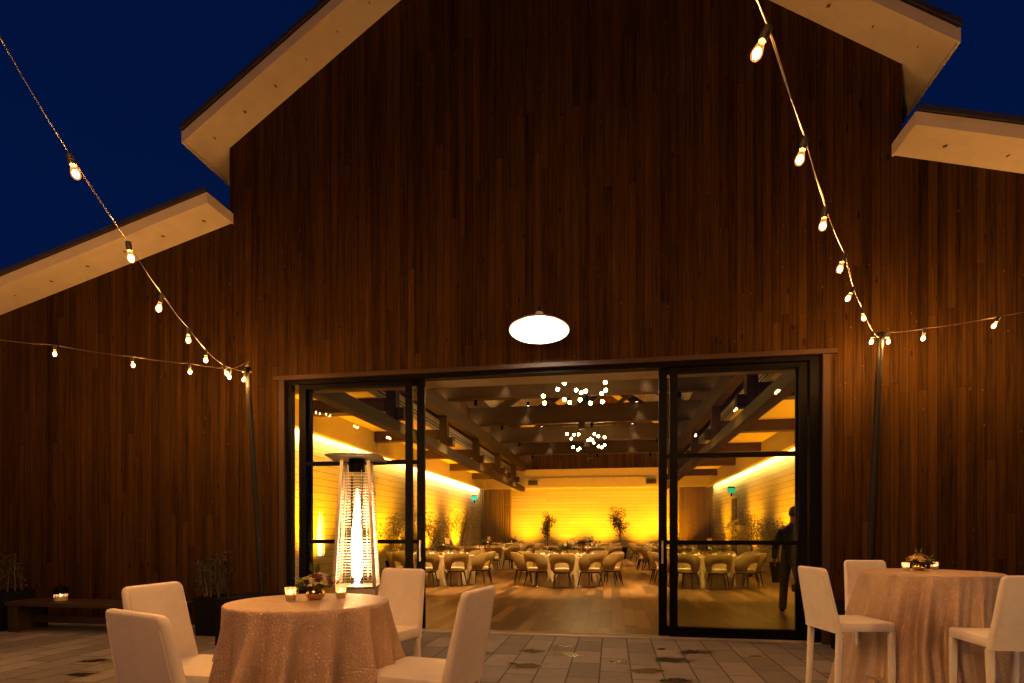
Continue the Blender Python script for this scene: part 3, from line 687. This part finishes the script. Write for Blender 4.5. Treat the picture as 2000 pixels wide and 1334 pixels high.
# ------------------------------------------------------------------ cocktail tables: cloths, candles, posies
def drape(name, label, cat, loc, R, H, flare, amp, nfold, mat, seed, group, nu=180, rz=0):
    rnd = random.Random(seed); p1, p2, p3, p4 = [rnd.uniform(0, 6.28) for _ in range(4)]
    def fold(a):
        ph = nfold * a + 1.1 * sin(2 * a + p1) + .8 * sin(3 * a + p2)
        return (.5 + .5 * sin(ph)) ** 1.5 * (.72 + .28 * sin(5 * a + p3)) + .16 * sin(2.0 * ph + p4) - .2
    def fn(u, v):
        a = 2 * pi * u
        if v < .25:
            r = R * v / .25 * .985; return (r * cos(a), r * sin(a), H + .0006 * sin(a * 17 + r * 40))
        t_ = (v - .25) / .75
        if t_ < .05: e = t_ / .05; return ((R * (.985 + .02 * sin(e * pi / 2))) * cos(a), (R * (.985 + .02 * sin(e * pi / 2))) * sin(a), H - .012 * (1 - cos(e * pi / 2)))
        q = (t_ - .05) / .95
        r = R * 1.005 + flare * q ** 1.8 + amp * fold(a + .10 * sin(q * 3)) * (min(1, q * 3.2) ** .8) * (.55 + .45 * q)
        z = (H - .012) * (1 - q) + .006
        return (r * cos(a), r * sin(a), z)
    m = MB(); m.grid(fn, nu, 44, True); o = m.build(name, mat, smooth=True, ang=80, loc=loc, fix=False); o.rotation_euler.z = rz
    return tag(o, label, cat, group)
TL, TR = (-1.474, -5.05, 0), (2.427, -2.705, 0)
drape('tablecloth', 'champagne crinkled cloth over the nearer round cocktail table on the left', 'tablecloth', TL, .385, 1.04, .19, .145, 13, 'champagne', 21, 'champagne cocktail tablecloths', 260)
drape('tablecloth', 'champagne crinkled cloth over the round cocktail table on the right, spreading wide at the floor', 'tablecloth', TR, .470, 1.073, .165, .115, 15, 'champagne', 5, 'champagne cocktail tablecloths', 260)

def votive(loc, label, group='votive candles on the cocktail tables', proto=[]):
    if proto: return dup(proto[0], loc, 0, label, group)
    o = thing('votive_candle', label, 'candle', loc, 0, group)
    m = MB(); m.lathe([(.021, .003), (.0225, .0), (.029, .066), (.0262, .066), (.0205, .006), (.0, .006)], 24, cap=False); m.build('glass_cup', 'frost', o, smooth=True, ang=40)
    m = MB(); m.lathe([(.018, .007), (.0205, .032)], 16); m.build('wax', 'wax', o, smooth=True, ang=40)
    m = MB(); m.ball((0, 0, .044), .0062, 8, 6, (1, 1, 1.9)); m.build('flame', 'candle', o)
    proto.append(o); return o
votive((-1.574, -5.047, 1.041), 'lit votive candle left of the posy on the left table')
votive((-1.374, -4.910, 1.041), 'lit votive candle right of the posy on the left table')
votive((2.316, -2.604, 1.074), 'lit votive candle left of the posy on the right table')
votive((2.594, -2.461, 1.074), 'lit votive candle right of the posy on the right table')

def rose(c, r, d, seed):
    rnd = random.Random(seed); m = MB(); d = Vector(d).normalized(); Q = Vector((0, 0, 1)).rotation_difference(d).to_matrix()
    m.ball((0, 0, 0), r * .55, 10, 6)
    for ring, (n, tilt, s_) in enumerate(((3, .25, .62), (5, .55, .8), (6, .9, .98), (7, 1.25, 1.1))):
        for i in range(n):
            a = 2 * pi * i / n + ring * .7 + rnd.uniform(-.15, .15); w = r * s_ * .62
            def fn(u, v, a=a, tilt=tilt, s_=s_, w=w):
                q = (u - .5) * 1.5; ln_ = r * s_ * (.25 + .85 * v); th = tilt * v + .05
                rad = r * .22 + ln_ * sin(th) * .9; z = -r * .35 + ln_ * cos(th * .85)
                an = a + q * (.75 - .2 * v) * (1 - .35 * abs(q)); rr = rad + r * .10 * abs(q) - r * .06 * v * v
                return (rr * cos(an), rr * sin(an), z - abs(q) ** 2 * r * .12)
            m.grid(fn, 5, 4)
    m.v = [tuple(Vector(c) + Q @ Vector(v)) for v in m.v]
    return m
def posy(loc, label, seed, main, rz=0):
    rnd = random.Random(seed); random.seed(seed)
    o = thing('flower_posy', label, 'flowers', loc, rz, 'posies in gold vases on the cocktail tables')
    m = MB(); m.lathe([(.026, .0), (.036, .004), (.047, .022), (.048, .034), (.042, .050), (.036, .058), (.034, .058), (.038, .048), (.043, .03), (.03, .008)], 32, cap=False); m.build('vase', 'brass', o, smooth=True)
    heads = [((.0, -.03, .088), .038, (0, -.5, 1), main), ((-.052, -.005, .096), .034, (-.6, -.2, 1), main), ((.05, -.012, .092), .033, (.6, -.3, 1), main), ((.012, .03, .118), .033, (.1, .2, 1), main),
             ((-.028, .02, .114), .026, (-.3, .1, 1), 'burgundy'), ((.03, -.034, .112), .023, (.4, -.5, .9), 'burgundy'), ((.078, .0, .085), .022, (1, 0, .5), 'burgundy'), ((-.08, -.01, .088), .02, (-1, -.1, .5), 'burgundy')]
    for i, (c, r, d, mt) in enumerate(heads): rose(c, r, d, seed * 31 + i).build('flower', mt, o, smooth=True, ang=70, fix=False)
    lf = MB()
    for i in range(34):
        a = rnd.uniform(0, 6.28); e = rnd.uniform(-.25, .5); r = rnd.uniform(.03, .05)
        lf.leaf((cos(a) * r, sin(a) * r, .058 + rnd.uniform(0, .03)), (cos(a), sin(a), e), rnd.uniform(.04, .075), rnd.uniform(.008, .015))
    lf.leaf((-.01, 0, .12), (-.25, 0, 1), .075, .012); lf.leaf((.0, 0, .12), (.3, 0, 1), .07, .012); lf.leaf((.05, 0, .10), (1, 0, .5), .08, .01)
    lf.build('foliage', 'leaf', o)
posy((-1.48, -4.975, 1.041), 'gold vase of pale green roses and burgundy blooms on the left table', 3, 'rose')
posy((2.437, -2.552, 1.074), 'gold vase of yellow roses on the right cocktail table', 6, 'rose_yellow')

# ------------------------------------------------------------------ white bar stools
def rrect(hx, hy, r, n=4):
    pts = []
    for cx, cy, a0 in ((hx - r, hy - r, 0), (-hx + r, hy - r, pi / 2), (-hx + r, -hy + r, pi), (hx - r, -hy + r, 1.5 * pi)):
        for i in range(n + 1):
            a = a0 + pi / 2 * i / n; pts.append((cx + r * cos(a), cy + r * sin(a)))
    return pts
def make_stool():
    o = thing('bar_stool', 'stool', 'bar stool', (0, 0, 0))
    SZ = .74; hw, hd = .212, .205
    m = MB()
    def lay(kx, z, r=.03): return [(x * kx, y * kx, z) for x, y in rrect(hw, hd, r)]
    m.loft([lay(.985, SZ - .062), lay(1, SZ - .052), lay(1, SZ - .012), lay(.985, SZ - .003)], cap=False)
    base = len(m.v) - 20
    top = [(x * .985, y * .985, SZ - .003) for x, y in rrect(hw, hd, .03)]
    mid = [(x * .55, y * .55, SZ + .006) for x, y in rrect(hw, hd, .03)]
    m.loft([top, mid]); m.loft([lay(.985, SZ - .062), lay(.5, SZ - .062)])
    m.build('seat', 'vinyl', o, smooth=True, ang=35)
    # back: slightly curved panel with rounded top corners, leaning backwards
    rings = []; N = 24; cr_ = .034
    zs = [.665 + (1.125 - cr_ - .665) * i / 15 for i in range(16)] + [1.125 - cr_ + cr_ * sin(pi / 2 * i / 8) for i in range(1, 9)]
    for i, z in enumerate(zs):
        u = (z - .665) / .46
        dz = max(0.0, z - (1.125 - cr_)); w = .212 - .030 * u - (cr_ - sqrt(max(0, cr_ * cr_ - dz * dz)))
        th = .022 - .005 * u; th *= 1 if dz < .022 else max(.3, sqrt(max(.05, 1 - ((dz - .022) / .0125) ** 2)))
        yo = -.205 - .012 * sin(u * pi) - .085 * u ** 1.5
        rings.append([(x, y + yo - .010 * (1 - (x / .21) ** 2) * u, z) for (x, y) in rrect(w, th, min(th * .9, .018), 4)])
    m = MB(); m.loft(rings); m.build('backrest', 'vinyl', o, smooth=True, ang=50)
    for sx in (-1, 1):                                   # piped seams down the back's edges
        for fy in (-1, 1):
            pts = []
            for i in range(19):
                u = i / 20; w = .212 - .030 * u - .006; th = .022 - .005 * u
                pts.append((sx * (w - .012), -.205 - .012 * sin(u * pi) - .085 * u ** 1.5 + fy * (th + .0006) - .010 * u * (1 - (w / .21) ** 2), .67 + .455 * u))
            sm = MB(); sm.path(pts, .0034, 6); sm.build('piping', 'vinyl', o, smooth=True)
    for sx in (-1, 1):
        q = MB(); q.loft([[(sx * .187 + x, -.192 + y - .035 * k, z) for x, y in rrect(r, r, r * .45, 2)] for r, z, k in ((.021, .664, 0), (.0185, .35, .4), (.0145, .0, 1))]); q.build('leg', 'vinyl', o, smooth=True, ang=50)
        q = MB(); q.loft([[(sx * .186 + x, .180 + y + .012 * k, z) for x, y in rrect(r, r, r * .45, 2)] for r, z, k in ((.021, .677, 0), (.0185, .35, .4), (.0145, .0, 1))]); q.build('leg', 'vinyl', o, smooth=True, ang=50)
    q = MB(); q.tube((-.17, .187, .30), (.17, .187, .30), .009, .009, 8); q.build('footrest', 'steel', o, smooth=True)
    return o
stool = make_stool()
def place(first, x, y, ang, label):
    g = 'white leather bar stools around the cocktail tables'
    if first: stool.location = (x, y, 0); stool.rotation_euler.z = radians(ang - 90); stool['label'] = label; stool['group'] = g
    else: dup(stool, (x, y, 0), radians(ang - 90), label, g)
place(True, -.885, -5.06, 171, 'white bar stool on the right side of the left table, its seat toward the cloth')
place(False, -1.54, -4.06, -107, 'white bar stool behind the left table, beside the patio heater')
place(False, -1.95, -5.17, 0, 'white bar stool left of the left table, back in front of the shrub planter')
place(False, -1.405, -5.79, 68, 'white bar stool closest to the bottom left corner, seen from behind')
place(False, 1.745, -3.04, 11, 'white bar stool left of the right table, nearest the glass door')
place(False, 2.33, -2.17, -84, 'white bar stool behind the right table, by the wood wall')
place(False, 2.46, -3.52, 91, 'white bar stool at the right edge, turned away before the right table')

# ------------------------------------------------------------------ the man indoors
def skin_mesh(name, verts, edges, radii, mat, parent, root=0, sub=2):
    me = bpy.data.meshes.new(name); me.from_pydata(verts, edges, []); me.materials.append(M[mat])
    o = bpy.data.objects.new(name, me); COL.objects.link(o); o.parent = parent
    md = o.modifiers.new('skin', 'SKIN'); md.use_smooth_shade = True
    if not me.skin_vertices: me.skin_vertices.new()
    for i, v in enumerate(me.skin_vertices[0].data):
        r = radii[i]; v.radius = r if isinstance(r, tuple) else (r, r); v.use_root = (i == root)
    s_ = o.modifiers.new('sub', 'SUBSURF'); s_.levels = sub; s_.render_levels = sub
    return o
class SK:
    def __init__(s): s.v = []; s.e = []; s.r = []
    def p(s, co, r, par=None):
        s.v.append(co); s.r.append(r)
        if par is not None: s.e.append((par, len(s.v) - 1))
        return len(s.v) - 1
man = thing('person', 'man in a dark suit standing indoors with his back turned behind the right glass door', 'person', (3.00, 2.9, .0), radians(-14)); man.rotation_euler.y = radians(2.6)
# local: faces +Y
b = SK()
pel = b.p((0, 0, .97), (.13, .09)); ch = b.p((0, .0, 1.22), (.13, .09), pel); up = b.p((0, -.01, 1.42), (.13, .085), ch); nk = b.p((0, .0, 1.53), .055, up); nk2 = b.p((0, .015, 1.60), .055, nk)
h1 = b.p((0, .02, 1.68), (.075, .092), nk2); h2 = b.p((0, .015, 1.77), (.072, .088), h1); h3 = b.p((0, .01, 1.815), (.04, .05), h2)
for s in (-1, 1):
    sh_ = b.p((s * .18, -.01, 1.44), .055, up); el = b.p((s * .255, -.03, 1.16), .042, sh_); wr = b.p((s * .265, .05, .92), .028, el)
    pm = b.p((s * .262, .068, .855), (.020, .036), wr)
    hp = b.p((s * .085, 0, .92), .085, pel); kn = b.p((s * (.10 if s < 0 else .15), .02, .50), .055, hp); an = b.p((s * (.10 if s < 0 else .19), -.02, .09), .04, kn); b.p((s * (.11 if s < 0 else .21), .12, .035), (.035, .025), an)
body = skin_mesh('body', b.v, b.e, b.r, 'skin', man)
hd = SK()                                           # ears and nose ride on the head as part of the body
fc = MB()
for s in (-1, 1): fc.ball((s * .078, .015, 1.70), .03, 8, 6, (.35, .6, 1))
fc.ball((0, .112, 1.695), .018, 8, 6, (.7, 1, 1.4)); fc.build('face', 'skin', body, smooth=True, ang=80)
for s in (-1, 1):
    for i, (dx, L) in enumerate(((-.024, .066), (-.008, .078), (.008, .074), (.022, .056))):
        f_ = SK(); y0 = .068 - dx; x0 = s * .262
        a0 = f_.p((x0, y0, .845), .0095); a1 = f_.p((x0 - s * .006, y0 + .008, .845 - L * .55), .0088, a0); f_.p((x0 - s * .02, y0 + .010, .845 - L), .007, a1)
        skin_mesh('finger', f_.v, f_.e, f_.r, 'skin', body, 0, 1)
    f_ = SK(); a0 = f_.p((s * .256, .095, .89), .012); a1 = f_.p((s * .245, .118, .855), .0105, a0); f_.p((s * .236, .122, .825), .008, a1)
    skin_mesh('thumb', f_.v, f_.e, f_.r, 'skin', body, 0, 1)
def oval(z, hx, hy, oy=0.0, n=22): return [(hx * cos(2 * pi * i / n), oy + hy * sin(2 * pi * i / n), z) for i in range(n)]
j = MB(); j.loft([oval(.83, .178, .125), oval(.95, .176, .122), oval(1.08, .160, .110), oval(1.22, .178, .118, -.005), oval(1.34, .196, .122, -.01), oval(1.42, .196, .112, -.012), oval(1.47, .155, .095, -.01), oval(1.515, .085, .078, -.004), oval(1.545, .066, .068, .002)])
jk = j.build('jacket', 'suit', man, smooth=True, ang=80)
for s in (-1, 1):
    sl = MB(); sl.path([(s * .12, -.012, 1.425), (s * .175, -.015, 1.395), (s * .215, -.022, 1.31), (s * .258, -.03, 1.16), (s * .266, .005, 1.04), (s * .267, .045, .925)], [.045, .060, .062, .055, .050, .042], 14); sl.build('sleeve', 'suit', jk, smooth=True, ang=80)
tr_ = MB(); tr_.loft([oval(1.0, .152, .108), oval(.92, .165, .118), oval(.84, .160, .112), oval(.79, .12, .09)]); tp_ = tr_.build('trousers', 'suit', man, smooth=True, ang=80)
for s in (-1, 1):
    kx = .10 if s < 0 else .15; ax = .10 if s < 0 else .19
    lg_ = MB(); lg_.path([(s * .082, 0, .88), (s * .088, .0, .80), (s * kx, .015, .50), (s * (kx + ax) / 2, .0, .28), (s * ax, -.015, .06)], [.088, .092, .070, .066, .062], 14); lg_.build('trouser_leg', 'suit', tp_, smooth=True, ang=80)
for s in (-1, 1):
    ax = .10 if s < 0 else .19; q = SK(); a = q.p((s * ax, -.055, .042), (.040, .038)); a1 = q.p((s * (ax + .012), .08, .038), (.046, .034), a); q.p((s * (ax + .02), .185, .030), (.036, .024), a1)
    skin_mesh('shoe', q.v, q.e, q.r, 'shoe', man)
hr = MB()
def hair(u, v):
    a = 2 * pi * u; t_ = v * (2.25 if sin(a) < 0 else 2.25 - 1.25 * max(0, sin(a)) ** .6)
    r = 1 + .03 * sin(9 * a) * v
    return (.086 * sin(t_) * cos(a) * r, .012 + .104 * sin(t_) * sin(a) * r, 1.725 + .112 * cos(t_))
hr.grid(hair, 28, 12, True); o_ = hr.build('hair', 'hair', man, smooth=True, ang=80)
so_ = o_.modifiers.new('thick', 'SOLIDIFY'); so_.thickness = .012

# ------------------------------------------------------------------ banquet furniture
def make_chair(tips):
    o = thing('dining_chair', 'chair', 'chair', (0, 0, 0))
    rings = []
    N = 30
    for i in range(N + 1):
        f_ = -118 + 236 * i / N; a = radians(f_); k = abs(f_)
        top = .86 - .02 * (k / 60) ** 2 if k < 60 else .84 - .19 * ((k - 60) / 58) ** 1.1
        e = min(1, max(0, (k - 34) / 18)); e = e * e * (3 - 2 * e)
        low = .645 - .035 * (k / 34) ** 2 if k < 34 else .61 * (1 - e) + .425 * e
        if k > 100: top -= .02 * ((k - 100) / 18) ** 2
        def P(r, z): 
            r = r + .07 * (z - .45) / .4
            return (r * sin(a) * 1.02, -r * cos(a) - .0, z)
        ro, ri = .268, .232; md = (low + top) / 2
        rings.append([P(ro, low + .008), P(ro + .004, md), P(ro, top - .012), P((ro + ri) / 2, top), P(ri, top - .012), P(ri - .002, md), P(ri, low + .008), P((ro + ri) / 2, low)])
    m = MB(); m.loft(rings); m.build('backrest', 'tan', o, smooth=True, ang=70)
    m = MB(); m.lathe([(.19, .405), (.232, .41), (.24, .43), (.24, .465), (.225, .485), (.15, .495), (.001, .498)], 28, (0, .01, 0)); m.build('seat', 'cushion', o, smooth=True, ang=60)
    m = MB(); m.lathe([(.205, .372), (.225, .372), (.225, .404), (.205, .404)], 24, (0, .01, 0), cap=False); m.build('seat_frame', 'leg_dark', o, smooth=True, ang=40)
    for sx in (-1, 1):
        for sy in (-1, 1):
            A = Vector((sx * .165, sy * .165 + .01, .385)); B = Vector((sx * .225, sy * .235, .0))
            q = MB(); q.tube(A, A.lerp(B, .84 if tips else 1), .021, .0135 if tips else .011, 8); l_ = q.build('leg', 'leg_dark', o, smooth=True, ang=60)
            if tips: q = MB(); q.tube(A.lerp(B, .84), B, .0137, .010, 8); q.build('brass_tip', 'brass', l_, smooth=True, ang=60)
    return o
chair_tip = make_chair(True); chair_far = make_chair(False)
used = set()
COLN = {0: 'left column', 1: 'centre column', 2: 'right column'}
ROWN = {0: 'front row', 1: 'middle row', 2: 'back row'}
tabs = [(-4.58, 7.5, 0, 0), (-1.17, 7.75, 1, 0), (2.40, 7.95, 2, 0), (-4.75, 13.8, 0, 1), (-1.08, 14.0, 1, 1), (2.32, 14.2, 2, 1), (-4.75, 20.0, 0, 2), (-1.05, 20.2, 1, 2), (2.3, 20.3, 2, 2)]
POS = {0: 'on the doorway side', 1: 'on the doorway side toward the right', 2: 'on the right side toward the doorway', 3: 'on the right side toward the back', 4: 'on the far side toward the right',
       5: 'on the far side', 6: 'on the far side toward the left', 7: 'on the left side toward the back', 8: 'on the left side toward the doorway', 9: 'on the doorway side toward the left'}
g_ = MB(); g_.lathe([(.032, 0), (.034, .002), (.006, .006), (.004, .012), (.004, .085), (.012, .095), (.032, .125), (.036, .155), (.030, .195)], 12, cap=False)
glass0 = g_.build('wine_glass', 'clear', smooth=True, ang=70)
pl_ = MB(); pl_.lathe([(.001, .004), (.09, .004), (.15, .014), (.152, .018), (.148, .019), (.09, .010), (.001, .010)], 24, cap=False); plate0 = pl_.build('dinner_plate', 'china', smooth=True, ang=50)
nk_ = MB(); nk_.lathe_s([(.055, 0), (.06, .008), (.035, .035), (.012, .06), (.002, .065)], 10, (0, 0, 0), (1, .6, 1)); nap0 = nk_.build('napkin', 'napkin', smooth=True)
firsts = {}
def inst(o, loc, rz, label, cat, group):
    if o.name not in firsts: firsts[o.name] = 1; c = o
    else: c = o.copy(); COL.objects.link(c)
    c.location = loc; c.rotation_euler = (0, 0, rz); return tag(c, label, cat, group)
def table_sign(loc, rz, label):
    o = thing('table_sign', label, 'table sign', loc, rz, 'table number signs')
    MB().box(-.004, .004, -.004, .004, .006, .30).build('stem', 'brass', o); MB().box(-.04, .04, -.03, .03, 0, .006).build('base', 'brass', o)
    MB().box(-.065, .065, -.006, .006, .30, .46).build('card', 'card', o); return o
def centrepiece(loc, label, seed):
    rnd = random.Random(seed); random.seed(seed)
    o = thing('centrepiece', label, 'flowers', loc, 0, 'dark floral centrepieces on the banquet tables')
    MB().lathe([(.05, 0), (.075, .03), (.08, .09), (.065, .13), (.06, .13)], 16, cap=False).build('vase', 'brass', o, smooth=True)
    lf = MB()
    for i in range(260):
        d = Vector((rnd.gauss(0, 1), rnd.gauss(0, 1), abs(rnd.gauss(0, .8)) + .1)).normalized(); p = Vector((0, 0, .13)) + d * rnd.uniform(.03, .20)
        lf.leaf(p, d + Vector((0, 0, .3)), rnd.uniform(.05, .10), rnd.uniform(.012, .022))
    lf.build('foliage', 'dark_leaf', o)
    for i in range(7):
        d = Vector((rnd.gauss(0, 1), rnd.gauss(0, 1), rnd.uniform(.3, 1.4))).normalized(); c = Vector((0, 0, .14)) + d * .16
        q = MB(); q.ball(tuple(c), rnd.uniform(.028, .042), 10, 6); q.build('flower', rnd.choice(['burgundy', 'rose', 'burgundy']), o, smooth=True, ang=80)
HT = .765
for ti, (tx, ty, ci, ri) in enumerate(tabs):
    where = f'{ROWN[ri]}, {COLN[ci]}'
    drape('tablecloth', f'beige cloth to the floor over the round banquet table, {where}', 'tablecloth', (tx, ty, .006), .90, HT - .006, .05, .075, 15, 'linen', 60 + ti, 'beige banquet tablecloths', 200 if ri == 0 else 150)
    off = (0, -.03, .1)[ci] if ri == 0 else random.Random(ti).uniform(-.3, .3)
    for k in range(10):
        a = -pi / 2 + 2 * pi * k / 10 + off; rr = 1.17 + random.Random(ti * 50 + k).uniform(-.04, .06); jit = random.Random(ti * 77 + k).uniform(-.14, .14)
        lab = f'tan chair {POS[k]}, table in the {where}'
        pr = chair_tip if ri == 0 else chair_far; L_ = (tx + rr * cos(a), ty + rr * sin(a), .005); rz = a + pi / 2 + jit
        if pr.name not in used: used.add(pr.name); pr.location = L_; pr.rotation_euler.z = rz; pr['label'] = lab; pr['group'] = 'tan banquet chairs'
        else: dup(pr, L_, rz, lab, 'tan banquet chairs')
        ca, sa = cos(a), sin(a)
        inst(plate0, (tx + .70 * ca, ty + .70 * sa, HT + .001), 0, f'charger plate at a setting on the banquet table, {where}', 'plate', f'plates on the table in the {where}')
        inst(nap0, (tx + .70 * ca, ty + .70 * sa, HT + .012), a, f'folded white napkin on a plate on the banquet table, {where}', 'napkin', f'napkins on the table in the {where}')
        for g2 in range(2 if ri < 2 else 1):
            b_ = a + (.16, .29)[g2]; inst(glass0, (tx + (.50 - .05 * g2) * cos(b_), ty + (.50 - .05 * g2) * sin(b_), HT + .002), 0, f'clear wine glass at a setting on the banquet table, {where}', 'wine glass', f'glasses on the table in the {where}')
    for q in range(4):
        b_ = .5 + q * pi / 2; votive((tx + .3 * cos(b_), ty + .3 * sin(b_), HT + .002), f'lit votive candle by the flowers on the banquet table, {where}', f'votive candles on the table in the {where}')
    centrepiece((tx, ty, HT + .001), f'dark floral centrepiece in the middle of the banquet table, {where}', 200 + ti)
    table_sign((tx + .12, ty + .16, HT + .001), random.Random(ti).uniform(-.4, .4), f'gold table sign beside the flowers on the banquet table, {where}')

# ------------------------------------------------------------------ potted trees
def potted_tree(label, loc, H, spread, seed, n=1300, lm='olive_leaf', pot=.42, ph=.5, lean=0, ls=1.0):
    rnd = random.Random(seed); random.seed(seed)
    o = thing('potted_tree', label, 'potted tree', loc, rnd.uniform(0, 6), 'small trees in dark tapered planters')
    m = MB(); m.loft([[(sx * pot / 2 * k, sy * pot / 2 * k, z) for sx, sy in ((-1, -1), (1, -1), (1, 1), (-1, 1))] for k, z in ((.72, 0), (1, ph), (.9, ph), (.88, ph - .04))]); m.build('pot', 'planter_black', o, bevel=.008)
    tk = MB(); cr = MB()
    ends = []
    base = Vector((0, 0, ph - .05)); top = Vector((lean, 0, ph + (H - ph) * .55))
    tk.path([base, base.lerp(top, .4) + Vector((.03, .02, 0)), top], [.022, .018, .011], 7)
    for i in range(11):
        u = rnd.uniform(.25, 1); s_ = base.lerp(top, u); a = rnd.uniform(0, 6.28)
        e = s_ + Vector((cos(a) * spread * rnd.uniform(.35, 1), sin(a) * spread * rnd.uniform(.35, 1), (H - ph) * rnd.uniform(.18, .52)))
        if e.z > H: e.z = H - rnd.uniform(0, .1)
        mid = s_.lerp(e, .5) + Vector((rnd.uniform(-.05, .05), rnd.uniform(-.05, .05), .05))
        tk.path([s_, mid, e], [.009, .006, .003], 5); ends.append((s_, mid, e))
    per = n // len(ends)
    for s_, mid, e in ends:
        for k in range(per):
            u = rnd.random() ** .6; p = (s_.lerp(mid, u * 2) if u < .5 else mid.lerp(e, u * 2 - 1))
            off = Vector((rnd.gauss(0, 1), rnd.gauss(0, 1), rnd.gauss(0, .8))) * .075 * spread / .5
            d = off.normalized() + Vector((0, 0, .2))
            cr.leaf(p + off, d, rnd.uniform(.05, .085) * ls, rnd.uniform(.011, .02) * ls)
    tk.build('trunk', 'bark', o, smooth=True); cr.build('crown', lm, o)
    return o
potted_tree('loose olive tree against the left wall, beyond the opened left door edge', (-6.75, 13.7, .005), 2.25, .75, 1, 2000)
potted_tree('leaning olive tree along the left wall, nearer the pale door', (-6.7, 17.3, .005), 2.35, .95, 2, 2000, lean=.3)
potted_tree('small olive tree by the left wall, seen through glass beside the heater', (-6.75, 9.6, .005), 1.95, .6, 3, 1000)
potted_tree('dark potted tree before the yellow back wall, left of centre', (-3.35, 22.7, .005), 2.5, .40, 4, 900, 'dark_leaf', .5, .6, ls=1.5)
potted_tree('tall dark potted tree before the yellow back wall, right of centre', (.42, 22.7, .005), 2.85, .50, 5, 1300, 'dark_leaf', .56, .62, ls=1.4)
potted_tree('olive tree on the right wall beneath the green exit sign', (4.75, 16.6, .005), 2.0, .65, 6, 1400)
potted_tree('tallest olive tree on the right wall, in the middle of three', (4.78, 13.4, .005), 2.35, .75, 7, 1900)
potted_tree('olive tree on the right wall nearest the suited man', (4.55, 9.3, .005), 1.75, .6, 8, 1300, pot=.46, ph=.55)

# ------------------------------------------------------------------ interior lamps
def uplight(x, y, d, label, watt=UPLIGHT, col=AMBER):
    o = thing('uplight', label, 'uplight', (x, y, .005), 0, 'amber uplights along the walls')
    m = MB(); m.lathe([(.06, 0), (.09, .02), (.09, .17), (.082, .17), (.08, .15)], 16, cap=False); m.build('can', 'black_metal', o, smooth=True, ang=40)
    m = MB(); m.lathe([(.079, .148), (.0005, .148)], 16, cap=False); m.build('lens', 'uplens', o)
    l = lamp('lamp', 'SPOT', o, (0, 0, .20), col, watt, spot_size=radians(98), spot_blend=1.0, shadow_soft_size=.05)
    aim(l, (d[0], d[1], 3.4))
for i, u in enumerate((-4.7, -2.45, -.55, 1.65, 3.3)):
    uplight(u, YB - 1.5, (0, 1.5), f'small amber uplight at the foot of the back wall, {("first", "second", "third", "fourth", "last")[i]} from the left', UPLIGHT * .5)
for i, y in enumerate((5.8, 10.0, 14.9, 19.4)):
    uplight(WALLX0 + 1.15, y, (-1.2, 0), f'small amber uplight at the foot of the left wall, {("first", "second", "third", "last")[i]} from the doorway')
for i, y in enumerate((6.6, 11.2, 15.4, 20.6)):
    uplight(WALLX1 - 1.15, y, (1.2, 0), f'small amber uplight at the foot of the right wall, {("first", "second", "third", "last")[i]} from the doorway', UPLIGHT * .75)

def chandelier(y, label, seed):
    rnd = random.Random(seed)
    o = thing('chandelier', label, 'chandelier', (XC + .1, y, 5.55), 0, 'globe cluster chandeliers')
    MB().box(-.95, .95, -.04, .04, 0, .05).build('frame', 'brass', o); MB().box(-.04, .04, -.6, .6, .051, .10).build('frame', 'brass', o)
    MB().tube((0, 0, .10), (0, 0, 3.2), .014, .014, 8).build('stem', 'black_metal', o)
    got = []
    while len(got) < 17:
        a = rnd.uniform(0, 6.28); r = .86 * sqrt(rnd.uniform(.1, 1)); x, yy = r * cos(a), .55 * r * sin(a); z = -rnd.uniform(.26, .98)
        if any(abs(x - q[0]) < .075 and abs(z - q[1]) < .13 for q in got): continue
        got.append((x, z))
        g = MB(); g.ball((x, yy, z), .043, 16, 10); gb = g.build('globe', 'globe', o, smooth=True, ang=80)
        c = MB(); c.tube((x, yy, z + .043), (x, yy, 0), .004, .004, 5); c.build('cord', 'black_metal', gb)
chandelier(6.8, 'cluster of small glowing globes hanging high in the first bay', 3)
chandelier(15.0, 'smaller looking globe cluster hanging deep in the hall', 4)
for ti, y in enumerate(TY):
    for s in (-1, 1):
        o = thing('spotlight', f'small ceiling spotlight on the {("first", "second", "third", "fourth", "fifth")[ti]} truss from the doorway, {"left" if s < 0 else "right"} side', 'spotlight', (XC + s * 1.9, y - .26, 5.90), 0, 'spotlights on the roof trusses')
        MB().lathe([(.05, .0), (.05, .14), (.02, .16)], 14, cap=False).build('housing', 'black_metal', o, smooth=True, ang=40)
        MB().lathe([(.046, .012), (.0005, .012)], 14, cap=False).build('lens', 'spot_lens', o)
        MB().box(-.012, .012, .02, .139, .06, .09).build('bracket', 'black_metal', o)
        l = lamp('lamp', 'SPOT', o, (0, 0, -.03), (1.0, .66, .34), SPOT, spot_size=radians(64), spot_blend=.7, shadow_soft_size=.04)
        aim(l, (s * .22, -.10, -1))

for ti, y in enumerate(TY):
    for si, dx in enumerate((-2.9, .35, 2.9)):
        o = thing('downlight', f'black cylinder downlight under the {("first", "second", "third", "fourth", "fifth")[ti]} truss from the doorway, {("left", "middle", "right")[si]} one', 'downlight', (XC + dx, y, 5.12), 0, 'downlights under the roof trusses')
        MB().lathe([(.05, .0), (.05, .158)], 14, cap=False).build('housing', 'black_metal', o, smooth=True, ang=40)
        MB().lathe([(.046, .03), (.0005, .03)], 14, cap=False).build('lens', 'spot_lens', o)
        l = lamp('lamp', 'SPOT', o, (0, 0, -.01), (1.0, .56, .17), DOWN * (2.2, 1.6, 1.5, 1.3, 1.35)[ti], spot_size=radians(60), spot_blend=.75, shadow_soft_size=.05)
        aim(l, ((-.15, -.1, .12)[si], (.36, -.27, .2, .6, -.27)[ti], -1))
